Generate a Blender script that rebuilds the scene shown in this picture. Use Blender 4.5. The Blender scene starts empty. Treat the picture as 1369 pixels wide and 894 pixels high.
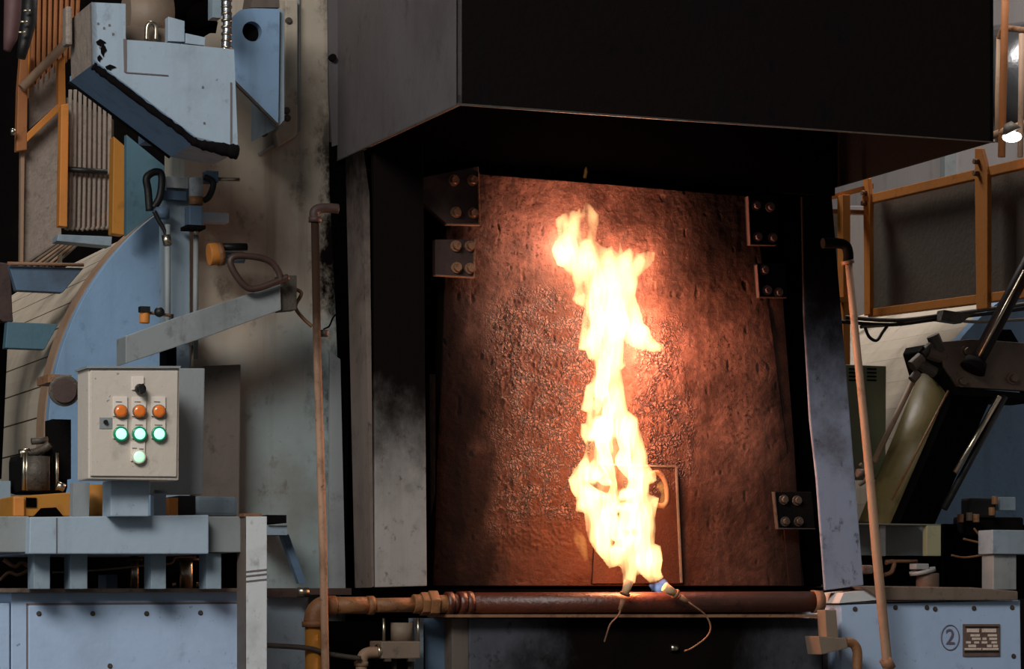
import bpy, bmesh, math, random
import numpy as np
from mathutils import Vector, Matrix, noise as mn
random.seed(7)
S = bpy.context.scene
COL = S.collection

# ------------------------------------------------------------------ camera, world, lights, exposure
FPX = 4000.0; CX = 684.5; HY = 820.0; EYE = 1.6
cam = bpy.data.cameras.new('camera'); co = bpy.data.objects.new('camera', cam); COL.objects.link(co)
co.location = (0, 0, EYE); co.rotation_euler = (math.pi/2, 0, 0)
cam.sensor_width = 36; cam.lens = FPX/1369*36; cam.shift_y = (HY-447)/1369; cam.clip_end = 200
S.camera = co
S.view_settings.view_transform = 'Standard'; S.view_settings.look = 'None'
S.view_settings.exposure = 0.0; S.view_settings.gamma = 1.0; S.view_settings.use_curve_mapping = False
W = bpy.data.worlds.new('world'); S.world = W; W.use_nodes = True
W.node_tree.nodes['Background'].inputs[0].default_value = (0.86, 0.94, 1.0, 1)
W.node_tree.nodes['Background'].inputs[1].default_value = 0.12

def area(name, loc, target, sx, sy, power, color):
    l = bpy.data.lights.new(name, 'AREA'); l.shape = 'RECTANGLE'; l.size = sx; l.size_y = sy
    l.energy = power; l.color = color
    o = bpy.data.objects.new(name, l); COL.objects.link(o); o.location = loc
    o.rotation_euler = (Vector(target)-Vector(loc)).to_track_quat('-Z', 'Y').to_euler()
    return o
area('roof_light', (-3.0, 1.0, 6.8), (-1.0, 9.5, 1.8), 4, 2.5, 690, (1.0, 0.97, 0.935))
area('yard_door_light', (-9.0, 2.0, 4.0), (0.0, 9.5, 2.0), 3, 3, 110, (0.82, 0.92, 1.0))
area('right_fill_light', (2.6, 12.5, 7.5), (3.4, 14.5, 2.5), 2.5, 2.5, 220, (1.0, 0.95, 0.92))  # added unseen fill, brightens the dark right side

area('rear_fill_light', (-1.6, 13.2, 8.0), (1.6, 11.3, 3.0), 2.5, 2.5, 260, (1.0, 0.95, 0.9))  # added unseen fill from behind, brightens the mesh screens

# ------------------------------------------------------------------ furnace frame: u along the face, d away from the camera
O = Vector((-0.478, 9.44, 0)); YAW = math.radians(21.0)
U = Vector((math.cos(YAW), math.sin(YAW), 0)); D = Vector((-math.sin(YAW), math.cos(YAW), 0))
CAM = Vector((0, 0, EYE))
def ray(px, py): return Vector(((px-CX)/FPX, 1.0, (HY-py)/FPX))
def Pd(px, py, d):                     # point on the plane at depth d
    r = ray(px, py); t = (d - (CAM-O).dot(D))/r.dot(D); p = CAM + r*t
    if py >= 1400: p.z = 0.0
    return p
def Pu(px, py, u):
    r = ray(px, py); t = (u - (CAM-O).dot(U))/r.dot(U); return CAM + r*t
def F(u, d, z): p = O + U*u + D*d; p.z = z; return p
def uz(px, py, d=0.0): p = Pd(px, py, d); return (p-O).dot(U), p.z
FL = 1500

# ------------------------------------------------------------------ materials
def lin(c): return tuple(((x/12.92) if x <= .04045 else ((x+.055)/1.055)**2.4) for x in c)
class N:
    def __init__(s, name):
        s.m = bpy.data.materials.new(name); s.m.use_nodes = True; s.t = s.m.node_tree; s.n = s.t.nodes
        s.b = s.n['Principled BSDF']; s.pos = s.n.new('ShaderNodeNewGeometry').outputs['Position']
    def link(s, a, b): s.t.links.new(a, b)
    def math(s, op, a, b=None, clamp=False):
        x = s.n.new('ShaderNodeMath'); x.operation = op; x.use_clamp = clamp
        for i, v in enumerate((a, b)):
            if v is None: continue
            if isinstance(v, (int, float)): x.inputs[i].default_value = v
            else: s.link(v, x.inputs[i])
        return x.outputs[0]
    def noise(s, scale, detail=4, rough=.6, sc=(1, 1, 1), off=(0, 0, 0)):
        mp = s.n.new('ShaderNodeMapping'); s.link(s.pos, mp.inputs[0]); mp.inputs['Scale'].default_value = sc; mp.inputs['Location'].default_value = off
        x = s.n.new('ShaderNodeTexNoise'); x.inputs['Scale'].default_value = scale; x.inputs['Detail'].default_value = detail
        x.inputs['Roughness'].default_value = rough; s.link(mp.outputs[0], x.inputs['Vector']); return x.outputs['Fac']
    def rng(s, v, a, b, lo=0., hi=1.):
        x = s.n.new('ShaderNodeMapRange'); x.interpolation_type = 'SMOOTHSTEP'
        s.link(v, x.inputs[0])
        for i, q in zip((1, 2, 3, 4), (a, b, lo, hi)): x.inputs[i].default_value = q
        return x.outputs[0]
    def mix(s, f, a, b):
        x = s.n.new('ShaderNodeMix'); x.data_type = 'RGBA'
        if isinstance(f, (int, float)): x.inputs[0].default_value = f
        else: s.link(f, x.inputs[0])
        for i, v in ((6, a), (7, b)):
            if isinstance(v, tuple): x.inputs[i].default_value = (*v, 1)
            else: s.link(v, x.inputs[i])
        return x.outputs[2]
    def dot(s, vec, off=0.):
        x = s.n.new('ShaderNodeVectorMath'); x.operation = 'DOT_PRODUCT'; s.link(s.pos, x.inputs[0]); x.inputs[1].default_value = vec
        return s.math('ADD', x.outputs['Value'], off)
def mat(name, col, dirt=(.16, .13, .11), amt=.35, scale=3.0, rough=.6, metal=0., bump=.15, streak=.25, fleck=.25, col2=None, zz=(0, 1), soot=(), sootcol=(.006, .0045, .004), spec=.35):
    k = N(name); c = lin(col); dc = lin(dirt)
    a = k.rng(k.noise(scale, 6, .65), .48, .75, 0, amt)
    if col2:
        zn = k.math('ADD', k.dot((0, 0, 1)), k.math('MULTIPLY', k.math('SUBTRACT', k.noise(2.2, 4), .5), 1.1))
        c = k.mix(k.rng(zn, *zz), c, lin(col2))
    base = k.mix(a, c, dc)
    mid = k.rng(k.noise(scale*5.3, 6, .7, (1, 1, .8), (2, 8, 5)), .56, .72, 0, min(1, amt*1.15)); base = k.mix(mid, base, tuple(x*.75 for x in dc))
    if streak:
        st = k.rng(k.noise(1.0, 5, .6, (14, 14, .8), (3, 1, 0)), .5, .78, 0, streak)
        base = k.mix(st, base, dc)
    if fleck:
        fk = k.rng(k.noise(55, 3, .6, (1, 1, 1), (9, 2, 4)), .66, .72, 0, 1.0)
        f2 = k.math('MULTIPLY', fk, k.rng(k.noise(4, 3), .45, .62, 0, fleck))
        base = k.mix(f2, base, (.02, .015, .012))
    if soot:
        nz = k.noise(5, 9, .72, (1, 1, .7), (7, 7, 1)); jit = k.math('MULTIPLY', k.math('SUBTRACT', nz, .5), .55)
        fac = None
        for box in soot:
            f = None
            for ax, lo, hi in box:            # 0 at lo -> 1 at hi
                v = k.dot(tuple(U), -O.dot(U)) if ax == 'u' else k.dot((0, 0, 1))
                v = k.math('ADD', v, jit)
                r = k.rng(v, lo, hi) if hi > lo else k.math('SUBTRACT', 1.0, k.rng(v, hi, lo))
                f = r if f is None else k.math('MULTIPLY', f, r)
            fac = f if fac is None else k.math('MAXIMUM', fac, f)
        base = k.mix(fac, base, sootcol)
        k.link(k.math('MULTIPLY', k.math('SUBTRACT', 1.0, fac), spec), k.b.inputs['Specular IOR Level']); rr = k.math('ADD', k.math('MULTIPLY', fac, max(0, .92-rough)), rough); k.link(rr, k.b.inputs['Roughness'])
    else: k.b.inputs['Roughness'].default_value = rough
    k.link(base, k.b.inputs['Base Color']); k.b.inputs['Metallic'].default_value = metal
    if not soot: k.b.inputs['Specular IOR Level'].default_value = spec
    if bump:
        bp = k.n.new('ShaderNodeBump'); bp.inputs['Strength'].default_value = bump; bp.inputs['Distance'].default_value = .01
        k.link(k.noise(38, 5, .65), bp.inputs['Height']); k.link(bp.outputs[0], k.b.inputs['Normal'])
    return k.m
def emit(name, col, strength):
    k = N(name); k.b.inputs['Base Color'].default_value = (*[min(1, x) for x in col], 1); k.b.inputs['Emission Color'].default_value = (*col, 1)
    k.b.inputs['Emission Strength'].default_value = strength; k.b.inputs['Roughness'].default_value = .3; return k.m

uA, zA = uz(440, 330, .25); uB, zB = uz(440, 520, .25); u425, _ = uz(428, 100, .25); u408, _ = uz(408, 100, .25)
M = {}
M['blue'] = mat('pale_blue_paint', (.49, .55, .59), amt=.35)
M['bluelt'] = mat('light_blue_paint', (.58, .64, .69), amt=.25, streak=.15, fleck=.6)
M['cab'] = mat('cabinet_blue_paint', (.62, .70, .80), amt=.15, streak=.08, fleck=.5)
M['disc'] = mat('drum_blue_paint', (.46, .57, .68), amt=.25, scale=2, streak=.2)
M['dblue'] = mat('dark_blue_paint', (.30, .38, .46), amt=.5)
M['teal'] = mat('dark_teal_paint', (.28, .40, .45), amt=.3)  # dark teal of the sheet and one crossbar
M['shell'] = mat('sooty_beige_shell_paint', (.50, .555, .555), col2=(.62, .58, .52), zz=(uz(350, 560, .25)[1], uz(350, 380, .25)[1]), dirt=(.36, .29, .24), amt=.55, scale=1.9, streak=.5,
    soot=[[('u', u425-.04, u425+.06), ('z', uz(440, 560)[1], uz(440, 400)[1]), ('z', uz(440, 30)[1], uz(440, 200)[1])], [('u', uz(446, 500, .25)[0]-.02, uz(462, 500, .25)[0]+.06)]])
M['box'] = mat('warm_grey_box_paint', (.74, .70, .65), amt=.15, streak=.05, fleck=.7)
M['boxside'] = mat('grey_panel_paint', (.50, .52, .52), amt=.3)
M['brownpanel'] = mat('brown_grey_panel_paint', (.36, .32, .29), amt=.5, streak=.4)
M['orange'] = mat('orange_paint', (.74, .46, .19), dirt=(.45, .28, .12), amt=.4, streak=.2)
M['yellow'] = mat('yellow_orange_paint', (.62, .41, .13), dirt=(.5, .33, .12), amt=.35, streak=.2)
M['corr'] = mat('orange_brown_slat_paint', (.58, .36, .20), dirt=(.42, .25, .14), amt=.5, streak=.4)
M['tan'] = mat('tan_tube_paint', (.56, .45, .36), dirt=(.35, .24, .17), amt=.5)
M['riser'] = mat('half_burnt_tan_pipe', (.64, .50, .40), dirt=(.32, .2, .14), amt=.7, scale=9, sootcol=(.03, .017, .012), soot=[[('z', uz(425, 600)[1], uz(425, 400)[1])]])
M['rust'] = mat('rusty_pipe', (.50, .36, .26), dirt=(.22, .13, .09), amt=.8, scale=14, rough=.55, metal=.0, bump=.5)
M['oilpipe'] = mat('brown_gas_pipe', (.32, .15, .085), dirt=(.10, .05, .03), amt=.7, scale=9, rough=.38, bump=.4, spec=.6)
M['ochre'] = mat('ochre_fitting_paint', (.50, .34, .21), dirt=(.34, .20, .14), amt=.9, scale=12, rough=.5, bump=.5)
M['steel'] = mat('bright_steel', (.72, .68, .60), dirt=(.3, .26, .2), amt=.4, rough=.3, metal=1., bump=.05)
M['grime'] = mat('grimy_steel', (.30, .27, .24), dirt=(.08, .06, .05), amt=.7, scale=9, rough=.55, metal=.3, bump=.4)
M['black'] = mat('soot_black', (.04, .03, .028), dirt=(.02, .015, .012), amt=.6, rough=.9, bump=.4, streak=0, fleck=0, spec=.1)
M['void'] = mat('soot_and_shade_black', (.018, .013, .012), amt=0, rough=1, bump=0, streak=0, fleck=0, spec=.02)  # near-black for sooted parts and for shade in gaps, slots and recesses
M['hose'] = mat('brown_rubber_hose', (.24, .17, .14), dirt=(.10, .07, .06), amt=.5, rough=.5)
M['rub'] = mat('black_rubber', (.07, .07, .07), amt=.2, rough=.5, streak=0, fleck=0)
M['cream'] = mat('cream_drum_cladding', (.68, .63, .56), dirt=(.42, .34, .28), amt=.4, scale=1.4, streak=.2)
M['dark'] = mat('dark_hall_grey', (.10, .08, .07), amt=.5, rough=.9)
M['panelgrey'] = mat('brown_grey_mesh_panel', (.52, .47, .43), dirt=(.26, .23, .21), amt=.5, scale=18, bump=.6)
M['mesh'] = mat('dark_mesh_screen', (.34, .31, .28), dirt=(.42, .40, .38), amt=.25, scale=7, bump=.3, rough=.5)
M['gbox'] = mat('sage_green_box_paint', (.52, .53, .42), amt=.3)
M['olive'] = mat('olive_cylinder_paint', (.47, .41, .26), dirt=(.12, .10, .05), amt=.5, scale=5, rough=.42)
M['brownhead'] = mat('oily_brown_head', (.36, .29, .24), dirt=(.12, .09, .07), amt=.6, scale=8, rough=.5)
M['slab'] = mat('brown_stained_slab', (.42, .36, .31), dirt=(.2, .15, .12), amt=.7, scale=6)
M['post'] = mat('chipped_white_post_paint', (.74, .75, .75), amt=.35, scale=5, fleck=.8, streak=.3)
M['beigebox'] = mat('beige_cylinder_body', (.46, .40, .34), dirt=(.3, .24, .2), amt=.5)
M['glowcer'] = mat('heat_pale_ceramic', (.80, .66, .50), amt=.2, rough=.6)
zc1 = uz(530, 720)[1]; zc2 = uz(530, 520)[1]
M['colL'] = mat('sooty_grey_column_left', (.58, .56, .54), dirt=(.26, .23, .21), amt=.7, scale=5, streak=.4, fleck=.4, soot=[[('z', zc1-.02, zc2+.05)]])
M['colLside'] = mat('brown_grey_column_side', (.40, .35, .32), dirt=(.16, .12, .1), amt=.7, scale=4, streak=.6, soot=[[('z', uz(480, 380)[1], uz(480, 200)[1])]])
zr1 = uz(1120, 600)[1]; zr2 = uz(1120, 380)[1]
M['colR'] = mat('sooty_grey_column_right', (.50, .53, .60), dirt=(.20, .16, .15), amt=.85, scale=3, streak=.3, fleck=.9, soot=[[('z', zr1-.1, zr2-.02)]])
zh = uz(500, 170, -.45)[1]
M['hoodside'] = mat('sooty_grey_hood_side', (.32, .30, .30), dirt=(.20, .17, .16), amt=.5, scale=1.5, streak=.15, fleck=0,
    soot=[[('u', uz(560, 150, -.5)[0]+.1, -.45), ('z', uz(500, 60, -.4)[1]+.2, uz(500, 160, -.4)[1]-.25)]], rough=.65)
M['hoodfront'] = mat('sooty_hood_front', (.075, .055, .052), dirt=(.05, .055, .065), amt=.6, scale=2.2, rough=.95, streak=.3, fleck=0, spec=.02, bump=.4)
M['base'] = mat('sooty_base_plate', (.27, .28, .31), dirt=(.1, .08, .07), amt=.8, scale=4, fleck=.5,
    soot=[[('u', uz(640, 860, -.1)[0], uz(720, 860, -.1)[0]+.15), ('u', uz(1120, 860, -.1)[0]+.1, uz(1050, 860, -.1)[0]-.2)]])
M['wallr'] = mat('pale_hall_wall_paint', (.62, .59, .58), amt=.2, scale=.6, streak=.15, fleck=0)
M['wallb'] = mat('dark_brown_hall_wall', (.045, .03, .026), spec=.05, amt=.3, scale=.8, fleck=0)
M['ceil'] = mat('dim_roof_sheet', (.30, .30, .31), amt=.3, fleck=0)
M['floor'] = mat('oily_concrete', (.28, .27, .26), amt=.7, scale=1.5, rough=.5)
M['amber'] = mat('amber_lens', (.88, .45, .16), amt=0, rough=.18, bump=0, streak=0, fleck=0, spec=.8)
M['greenring'] = mat('green_lens_rim', (.05, .55, .36), amt=0, rough=.2, bump=0, streak=0, fleck=0, spec=.7)
M['green'] = emit('lit_green_lens', (.42, 1.0, .74), 1.1)
M['green2'] = emit('lit_pale_green_lens', (.45, 1.0, .55), .85)
M['label'] = mat('white_label_plastic', (.84, .80, .75), amt=.1, rough=.5, bump=0, streak=0, fleck=0)
M['ink'] = mat('grey_print', (.40, .36, .36), amt=0, bump=0, streak=0, fleck=0)
M['purple'] = mat('purple_stencil_ink', (.40, .34, .40), amt=.3, bump=0, streak=0, fleck=0)
M['plate'] = mat('brown_nameplate_metal', (.42, .34, .31), amt=.5, scale=30, metal=.2, bump=.1)
M['platehi'] = mat('pale_nameplate_field', (.82, .74, .68), dirt=(.5, .4, .35), amt=.5, scale=60, bump=0, streak=0, fleck=0)
M['lamp'] = emit('lit_lamp_glass', (1, .97, .93), 8)
M['burnt'] = mat('burnt_brown_plate', (.25, .18, .16), dirt=(.12, .08, .07), amt=.6, scale=12, rough=.6, fleck=0)
M['foil'] = mat('shiny_duct_metal', (.62, .62, .63), dirt=(.25, .22, .2), amt=.3, rough=.25, metal=.9, bump=.2)
M['pinkcloth'] = mat('dusty_pink_lagging', (.36, .25, .25), amt=.4)

def door_mat():
    k = N('tar_crusted_brown_door'); n1 = k.noise(7, 8, .7); n2 = k.noise(28, 6, .7, (1, 1, 1), (5, 5, 5))
    c = k.mix(k.rng(n1, .35, .65), (.050, .021, .014), (.135, .060, .040))
    c = k.mix(k.rng(n2, .55, .68, 0, .75), c, (.035, .018, .012))
    fk = k.math('MULTIPLY', k.rng(k.noise(85, 3, .6, (1, 1, 1), (2, 2, 8)), .57, .64), k.rng(k.noise(6, 3, .6, (1, 1, .5), (4, 1, 8)), .42, .6, .1, .95)); c = k.mix(fk, c, (.028, .010, .006))
    st = k.rng(k.noise(1., 6, .6, (22, 22, 1.2)), .5, .7, 0, .45); c = k.mix(st, c, (.05, .03, .022))
    jz = k.math('MULTIPLY', k.math('SUBTRACT', k.noise(6, 5, .65, (1, 1, .7), (3, 3, 3)), .5), .30)
    uu_ = k.math('ADD', k.dot(tuple(U), -O.dot(U)), jz); zz_ = k.math('ADD', k.dot((0, 0, 1)), jz)
    def zone(x0, x1, y0, y1, sft):
        a, z1_ = uz(x0, y0, .1); b_, z0_ = uz(x1, y1, .1)
        f_ = k.math('MULTIPLY', k.rng(uu_, a-sft, a+sft), k.math('SUBTRACT', 1., k.rng(uu_, b_-sft, b_+sft)))
        g_ = k.math('MULTIPLY', k.rng(zz_, z0_-sft, z0_+sft), k.math('SUBTRACT', 1., k.rng(zz_, z1_-sft, z1_+sft)))
        return k.math('MULTIPLY', f_, g_)
    tar = k.math('MAXIMUM', zone(668, 800, 425, 860, .07), zone(800, 930, 640, 860, .06)); low = zone(560, 1090, 640, 900, .14)  # tar stains; their darkening also stands in for weaker flame light low down
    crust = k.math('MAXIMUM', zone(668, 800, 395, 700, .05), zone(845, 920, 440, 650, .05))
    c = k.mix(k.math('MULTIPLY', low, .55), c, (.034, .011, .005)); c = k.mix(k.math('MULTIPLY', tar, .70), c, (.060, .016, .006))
    vo_ = k.n.new('ShaderNodeTexVoronoi'); vo_.feature = 'DISTANCE_TO_EDGE'; vo_.inputs['Scale'].default_value = 78; vo_.inputs['Randomness'].default_value = 1
    wn = k.n.new('ShaderNodeVectorMath'); wn.operation = 'ADD'; nt = k.n.new('ShaderNodeTexNoise'); nt.inputs['Scale'].default_value = 30; nt.inputs['Detail'].default_value = 4; k.link(k.pos, nt.inputs['Vector'])
    sc_ = k.n.new('ShaderNodeVectorMath'); sc_.operation = 'SCALE'; sc_.inputs['Scale'].default_value = .05; k.link(nt.outputs['Color'], sc_.inputs[0]); k.link(k.pos, wn.inputs[0]); k.link(sc_.outputs[0], wn.inputs[1]); k.link(wn.outputs[0], vo_.inputs['Vector'])
    cell = k.rng(vo_.outputs['Distance'], .05, .22)
    grain = k.math('MULTIPLY', crust, k.rng(k.noise(22, 3, .6, (1, 1, 1), (8, 1, 2)), .38, .56))
    c = k.mix(k.math('MULTIPLY', grain, k.math('SUBTRACT', 1., cell)), c, (.012, .003, .002)); c = k.mix(k.math('MULTIPLY', k.math('MULTIPLY', grain, cell), .5), c, (.19, .085, .055))
    # frame shadow and soot painted near-black along the left, lower-left, top-right and right edges
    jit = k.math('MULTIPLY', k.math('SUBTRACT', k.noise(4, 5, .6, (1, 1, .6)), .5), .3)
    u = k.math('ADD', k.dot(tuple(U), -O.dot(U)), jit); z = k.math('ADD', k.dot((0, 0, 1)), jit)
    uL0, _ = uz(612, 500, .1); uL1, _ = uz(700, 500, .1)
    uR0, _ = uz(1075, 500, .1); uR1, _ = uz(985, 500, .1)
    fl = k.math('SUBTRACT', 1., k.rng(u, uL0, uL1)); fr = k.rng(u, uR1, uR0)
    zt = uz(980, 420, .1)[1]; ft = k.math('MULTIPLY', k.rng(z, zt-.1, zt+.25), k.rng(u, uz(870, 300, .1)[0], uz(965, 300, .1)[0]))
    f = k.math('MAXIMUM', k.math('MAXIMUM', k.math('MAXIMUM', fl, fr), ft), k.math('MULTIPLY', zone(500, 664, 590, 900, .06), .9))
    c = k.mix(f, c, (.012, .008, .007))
    k.link(c, k.b.inputs['Base Color'])
    k.link(k.math('SUBTRACT', k.rng(n2, .4, .7, .42, .7), k.math('MULTIPLY', grain, .18)), k.b.inputs['Roughness']); k.link(k.math('MULTIPLY', k.math('SUBTRACT', 1., f), k.math('ADD', k.math('MULTIPLY', grain, .20), .16)), k.b.inputs['Specular IOR Level'])
    bp = k.n.new('ShaderNodeBump'); bp.inputs['Strength'].default_value = .8; bp.inputs['Distance'].default_value = .006
    hh = k.math('ADD', k.math('MULTIPLY', k.noise(120, 6, .75), .8), k.math('MULTIPLY', k.math('MULTIPLY', grain, cell), 1.3)); k.link(hh, bp.inputs['Height']); k.link(bp.outputs[0], k.b.inputs['Normal'])
    return k.m
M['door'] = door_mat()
def screen_mat(): return M['mesh']

# ------------------------------------------------------------------ builders
def thing(name, label, cat, loc, group=None):
    o = bpy.data.objects.new(name, None); COL.objects.link(o); o.location = loc; o.empty_display_size = .1
    o['label'] = label; o['category'] = cat
    if group: o['group'] = group
    return o
def worg(p):
    v = Vector((0, 0, 0))
    while p is not None: v = v + p.location; p = p.parent
    return v
class B:
    def __init__(s): s.bm = bmesh.new()
    def poly(s, pts, d0, t, holes=None):          # pixel outline at depth d0, thickness t away from camera
        a = [Pd(x, y, d0) for x, y in pts]; return s.pr(a, D*t)
    def polyu(s, pts, u0, t):
        a = [Pu(x, y, u0) for x, y in pts]; return s.pr(a, U*t)
    def pr(s, a, off):
        v0 = [s.bm.verts.new(p) for p in a]; v1 = [s.bm.verts.new(p+off) for p in a]; n = len(a)
        f = s.bm.faces.new(v0); s.bm.faces.new(v1[::-1])
        for i in range(n): s.bm.faces.new((v0[(i+1) % n], v0[i], v1[i], v1[(i+1) % n]))
        return s
    def rect(s, x0, y0, x1, y1, d0, t):           # true rectangle in the frame, corners taken at the given pixels
        a = Pd(x0, y0, d0); b = Pd(x1, y1, d0); ua, ub = (a-O).dot(U), (b-O).dot(U)
        return s.pr([F(ua, d0, a.z), F(ub, d0, a.z), F(ub, d0, b.z), F(ua, d0, b.z)], D*t)
    def fbox(s, u0, u1, d0, d1, z0, z1):
        return s.pr([F(u0, d0, z1), F(u1, d0, z1), F(u1, d0, z0), F(u0, d0, z0)], D*(d1-d0))
    def tube(s, pts, r, seg=12, cap=True):
        pts = [Vector(p) for p in pts]; rs = r if isinstance(r, (list, tuple)) else [r]*len(pts); rings = []
        up = None
        for i, p in enumerate(pts):
            if i == 0: t = pts[1]-p
            elif i == len(pts)-1: t = p-pts[i-1]
            else: t = (pts[i+1]-p).normalized()+(p-pts[i-1]).normalized()
            t.normalize()
            if up is None: up = t.orthogonal().normalized()
            up = (up - t*up.dot(t)).normalized(); w = t.cross(up)
            rings.append([s.bm.verts.new(p+(up*math.cos(2*math.pi*j/seg)+w*math.sin(2*math.pi*j/seg))*rs[i]) for j in range(seg)])
        for a, b in zip(rings, rings[1:]):
            for j in range(seg):
                f = s.bm.faces.new((a[j], a[(j+1) % seg], b[(j+1) % seg], b[j])); f.smooth = True
        if cap: s.bm.faces.new(rings[0][::-1]); s.bm.faces.new(rings[-1])
        return s
    def build(s, name, m, parent=None, bevel=0, smooth=False, noisy=0, **tags):
        bm = s.bm; bmesh.ops.recalc_face_normals(bm, faces=bm.faces)
        if bevel:
            es = [e for e in bm.edges if len(e.link_faces) == 2 and e.calc_face_angle(0) > .5]
            try: bmesh.ops.bevel(bm, geom=es, offset=bevel, segments=2, affect='EDGES', profile=.6)
            except Exception: pass
        if parent is not None: org = worg(parent)
        else:
            vs = [v.co for v in bm.verts]
            org = Vector(((min(v.x for v in vs)+max(v.x for v in vs))/2, (min(v.y for v in vs)+max(v.y for v in vs))/2, min(v.z for v in vs)))
        bmesh.ops.translate(bm, verts=bm.verts, vec=-org)
        me = bpy.data.meshes.new(name); bm.to_mesh(me); bm.free()
        me.materials.append(M[m] if isinstance(m, str) else m)
        if smooth:
            for p in me.polygons: p.use_smooth = True
        o = bpy.data.objects.new(name, me); COL.objects.link(o)
        if parent is not None: o.parent = parent
        else: o.location = org
        for k_, v_ in tags.items(): o[k_] = v_
        return o
def T(o, label, cat, group=None):
    o['label'] = label; o['category'] = cat
    if group: o['group'] = group
    return o
def smooth_path(pts, n=6):
    pts = [Vector(p) for p in pts]; out = []
    for i in range(len(pts)-1):
        p0 = pts[max(i-1, 0)]; p1 = pts[i]; p2 = pts[i+1]; p3 = pts[min(i+2, len(pts)-1)]
        for k in range(n):
            t = k/n; out.append(.5*((2*p1)+(p2-p0)*t+(2*p0-5*p1+4*p2-p3)*t*t+(3*p1-p0-3*p2+p3)*t**3))
    return out+[pts[-1]]
def PP(l, d): return [Pd(x, y, d) for x, y in l]
def bolts(parent, pts, d, r=.012, h=.018, m='steel', name='bolt', seg=6):
    for x, y in pts:
        c = Pd(x, y, d); b = B(); b.tube([c+D*.004, c-D*h*.35], [r*1.45, r*1.45], 14); b.tube([c-D*h*.35, c-D*h], r, seg)
        b.build(name, m, parent)

# ------------------------------------------------------------------ setting
def structure(b, name, m): return b.build(name, m, kind='structure')
structure(B().fbox(-9, 6.4, -9.6, 12.2, -.2, 0), 'floor', 'floor')
structure(B().fbox(-9, 6.4, -9.6, 12.2, 9.0, 9.2), 'ceiling', 'ceil')
structure(B().fbox(-9, 6.4, 12.0, 12.2, 0, 9.0), 'wall_back', 'wallb')
structure(B().fbox(6.2, 6.4, -4, 12.0, 0, 9.0), 'wall_right', 'wallr')
structure(B().fbox(-9.2, -9, 2, 12.0, 0, 9.0), 'wall_left', 'wallb')
bt = B(); 
for dd in (1.8, 3.6, 5.4, 7.2): bt.fbox(6.12, 6.2, dd, dd+.06, 0, 9)
structure(bt, 'trim_1', 'boxside')

# ------------------------------------------------------------------ furnace body
fr = thing('furnace', 'soot-blackened furnace front with two upright columns around the burning door', 'furnace', F(1.1, .3, 0))
B().fbox(uz(462, 400, .32)[0], uz(1098, 400, .32)[0], .32, .58, 0, 3.55).build('back_casing', 'void', fr)
# left column: front plate and its left flank
B().poly([(500, 190), (566, 190), (571, 783), (502, 785)], -.06, .03).build('column_face', 'colL', fr, bevel=.003, label='left column plate, sooty above and bare grey near the foot')
B().poly([(486, 200), (494, 260), (500, 783), (497, 785), (484, 200)], -.055, .17).build('column_flank', 'colLside', fr)
B().poly([(574, 500), (582, 500), (582, 660), (576, 690)], .02, .02).build('inner_strip', 'black', fr)
# right column
B().poly([(1072, 262), (1112, 258), (1155, 782), (1103, 789), (1092, 640), (1083, 560), (1075, 420)], -.06, .012).build('column_face', 'colR', fr, bevel=.004, label='right column plate with bluish grey bare metal low down')
B().poly([(1155, 781), (1103, 789), (1090, 793), (1150, 787)], -.055, .04).build('column_foot', 'black', fr)
u0_hood = uz(612, 140, -.9)[0]
# header beam under hood and dark recess plates
B().fbox(u0_hood+.02, uz(1120, 200, .1)[0], .12, .32, uz(700, 238, .12)[1], 3.5).build('header_beam', 'void', fr)
B().fbox(uz(573, 400, .2)[0], uz(606, 400, .2)[0], .16, .32, 1.7, 3.0).build('jamb_plate', 'void', fr)
B().fbox(uz(1048, 400, .2)[0], uz(1100, 400, .2)[0], .19, .32, 1.7, 3.0).build('jamb_plate', 'void', fr)
B().fbox(uz(462, 400, .2)[0], uz(1155, 400, .2)[0], .08, .34, uz(700, 800)[1], uz(700, 787)[1]).build('sill_beam', 'void', fr)
# beige shell wall to the left, standing on the floor
sh = thing('furnace_shell', 'tall beige painted furnace side shell with brown streaks left of the hood', 'furnace casing', Pd(345, FL, .4))
B().poly([(246, -400), (436, -400), (441, 250), (452, 460), (462, 783), (462, FL), (246, FL)], .25, .25).build('shell_plate', 'shell', sh, bevel=.004)
B().poly([(441, 470), (455, 480), (462, 786), (440, 786)], .235, .015).build('edge_strip', 'boxside', sh, label='pale blue strip with chipped dark edge')
B().poly([(397, -60), (400, -60), (402, 175), (347, 207), (346, 204), (396, 176)], .236, .014).build('weld_seam', 'boxside', sh)
B().poly([(382, 0), (398, 0), (398, 180), (372, 196), (368, 178), (380, 160)], .21, .04).build('mounting_flange', 'shell', sh, bevel=.003)
bolts(sh, [(386, 28), (383, 148), (384, 158), (353, 178)], .21, .008, .008, 'grime')
B().poly([(272, 489), (322, 487), (320, 690), (268, 690)], .12, .12).build('shaded_brown_panel', 'brownpanel', sh, bevel=.003, label='side panel behind the control box, its shade painted dull brown')  # side shadow put into the panel's brown paint
B().poly([(222, 786), (470, 786), (470, 795), (222, 793)], .1, .15).build('bottom_ledge', 'burnt', sh)

# ------------------------------------------------------------------ exhaust hood (hollow box, open below)
hd = thing('exhaust_hood', 'large black sooty exhaust hood box hanging above the furnace door', 'hood', F(1.0, -.45, 3.06))
zb = 3.062; zt_ = 4.25; u1 = uz(1328, 190, -.9)[0]; u0 = uz(612, 140, -.9)[0]; th = .012
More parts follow.
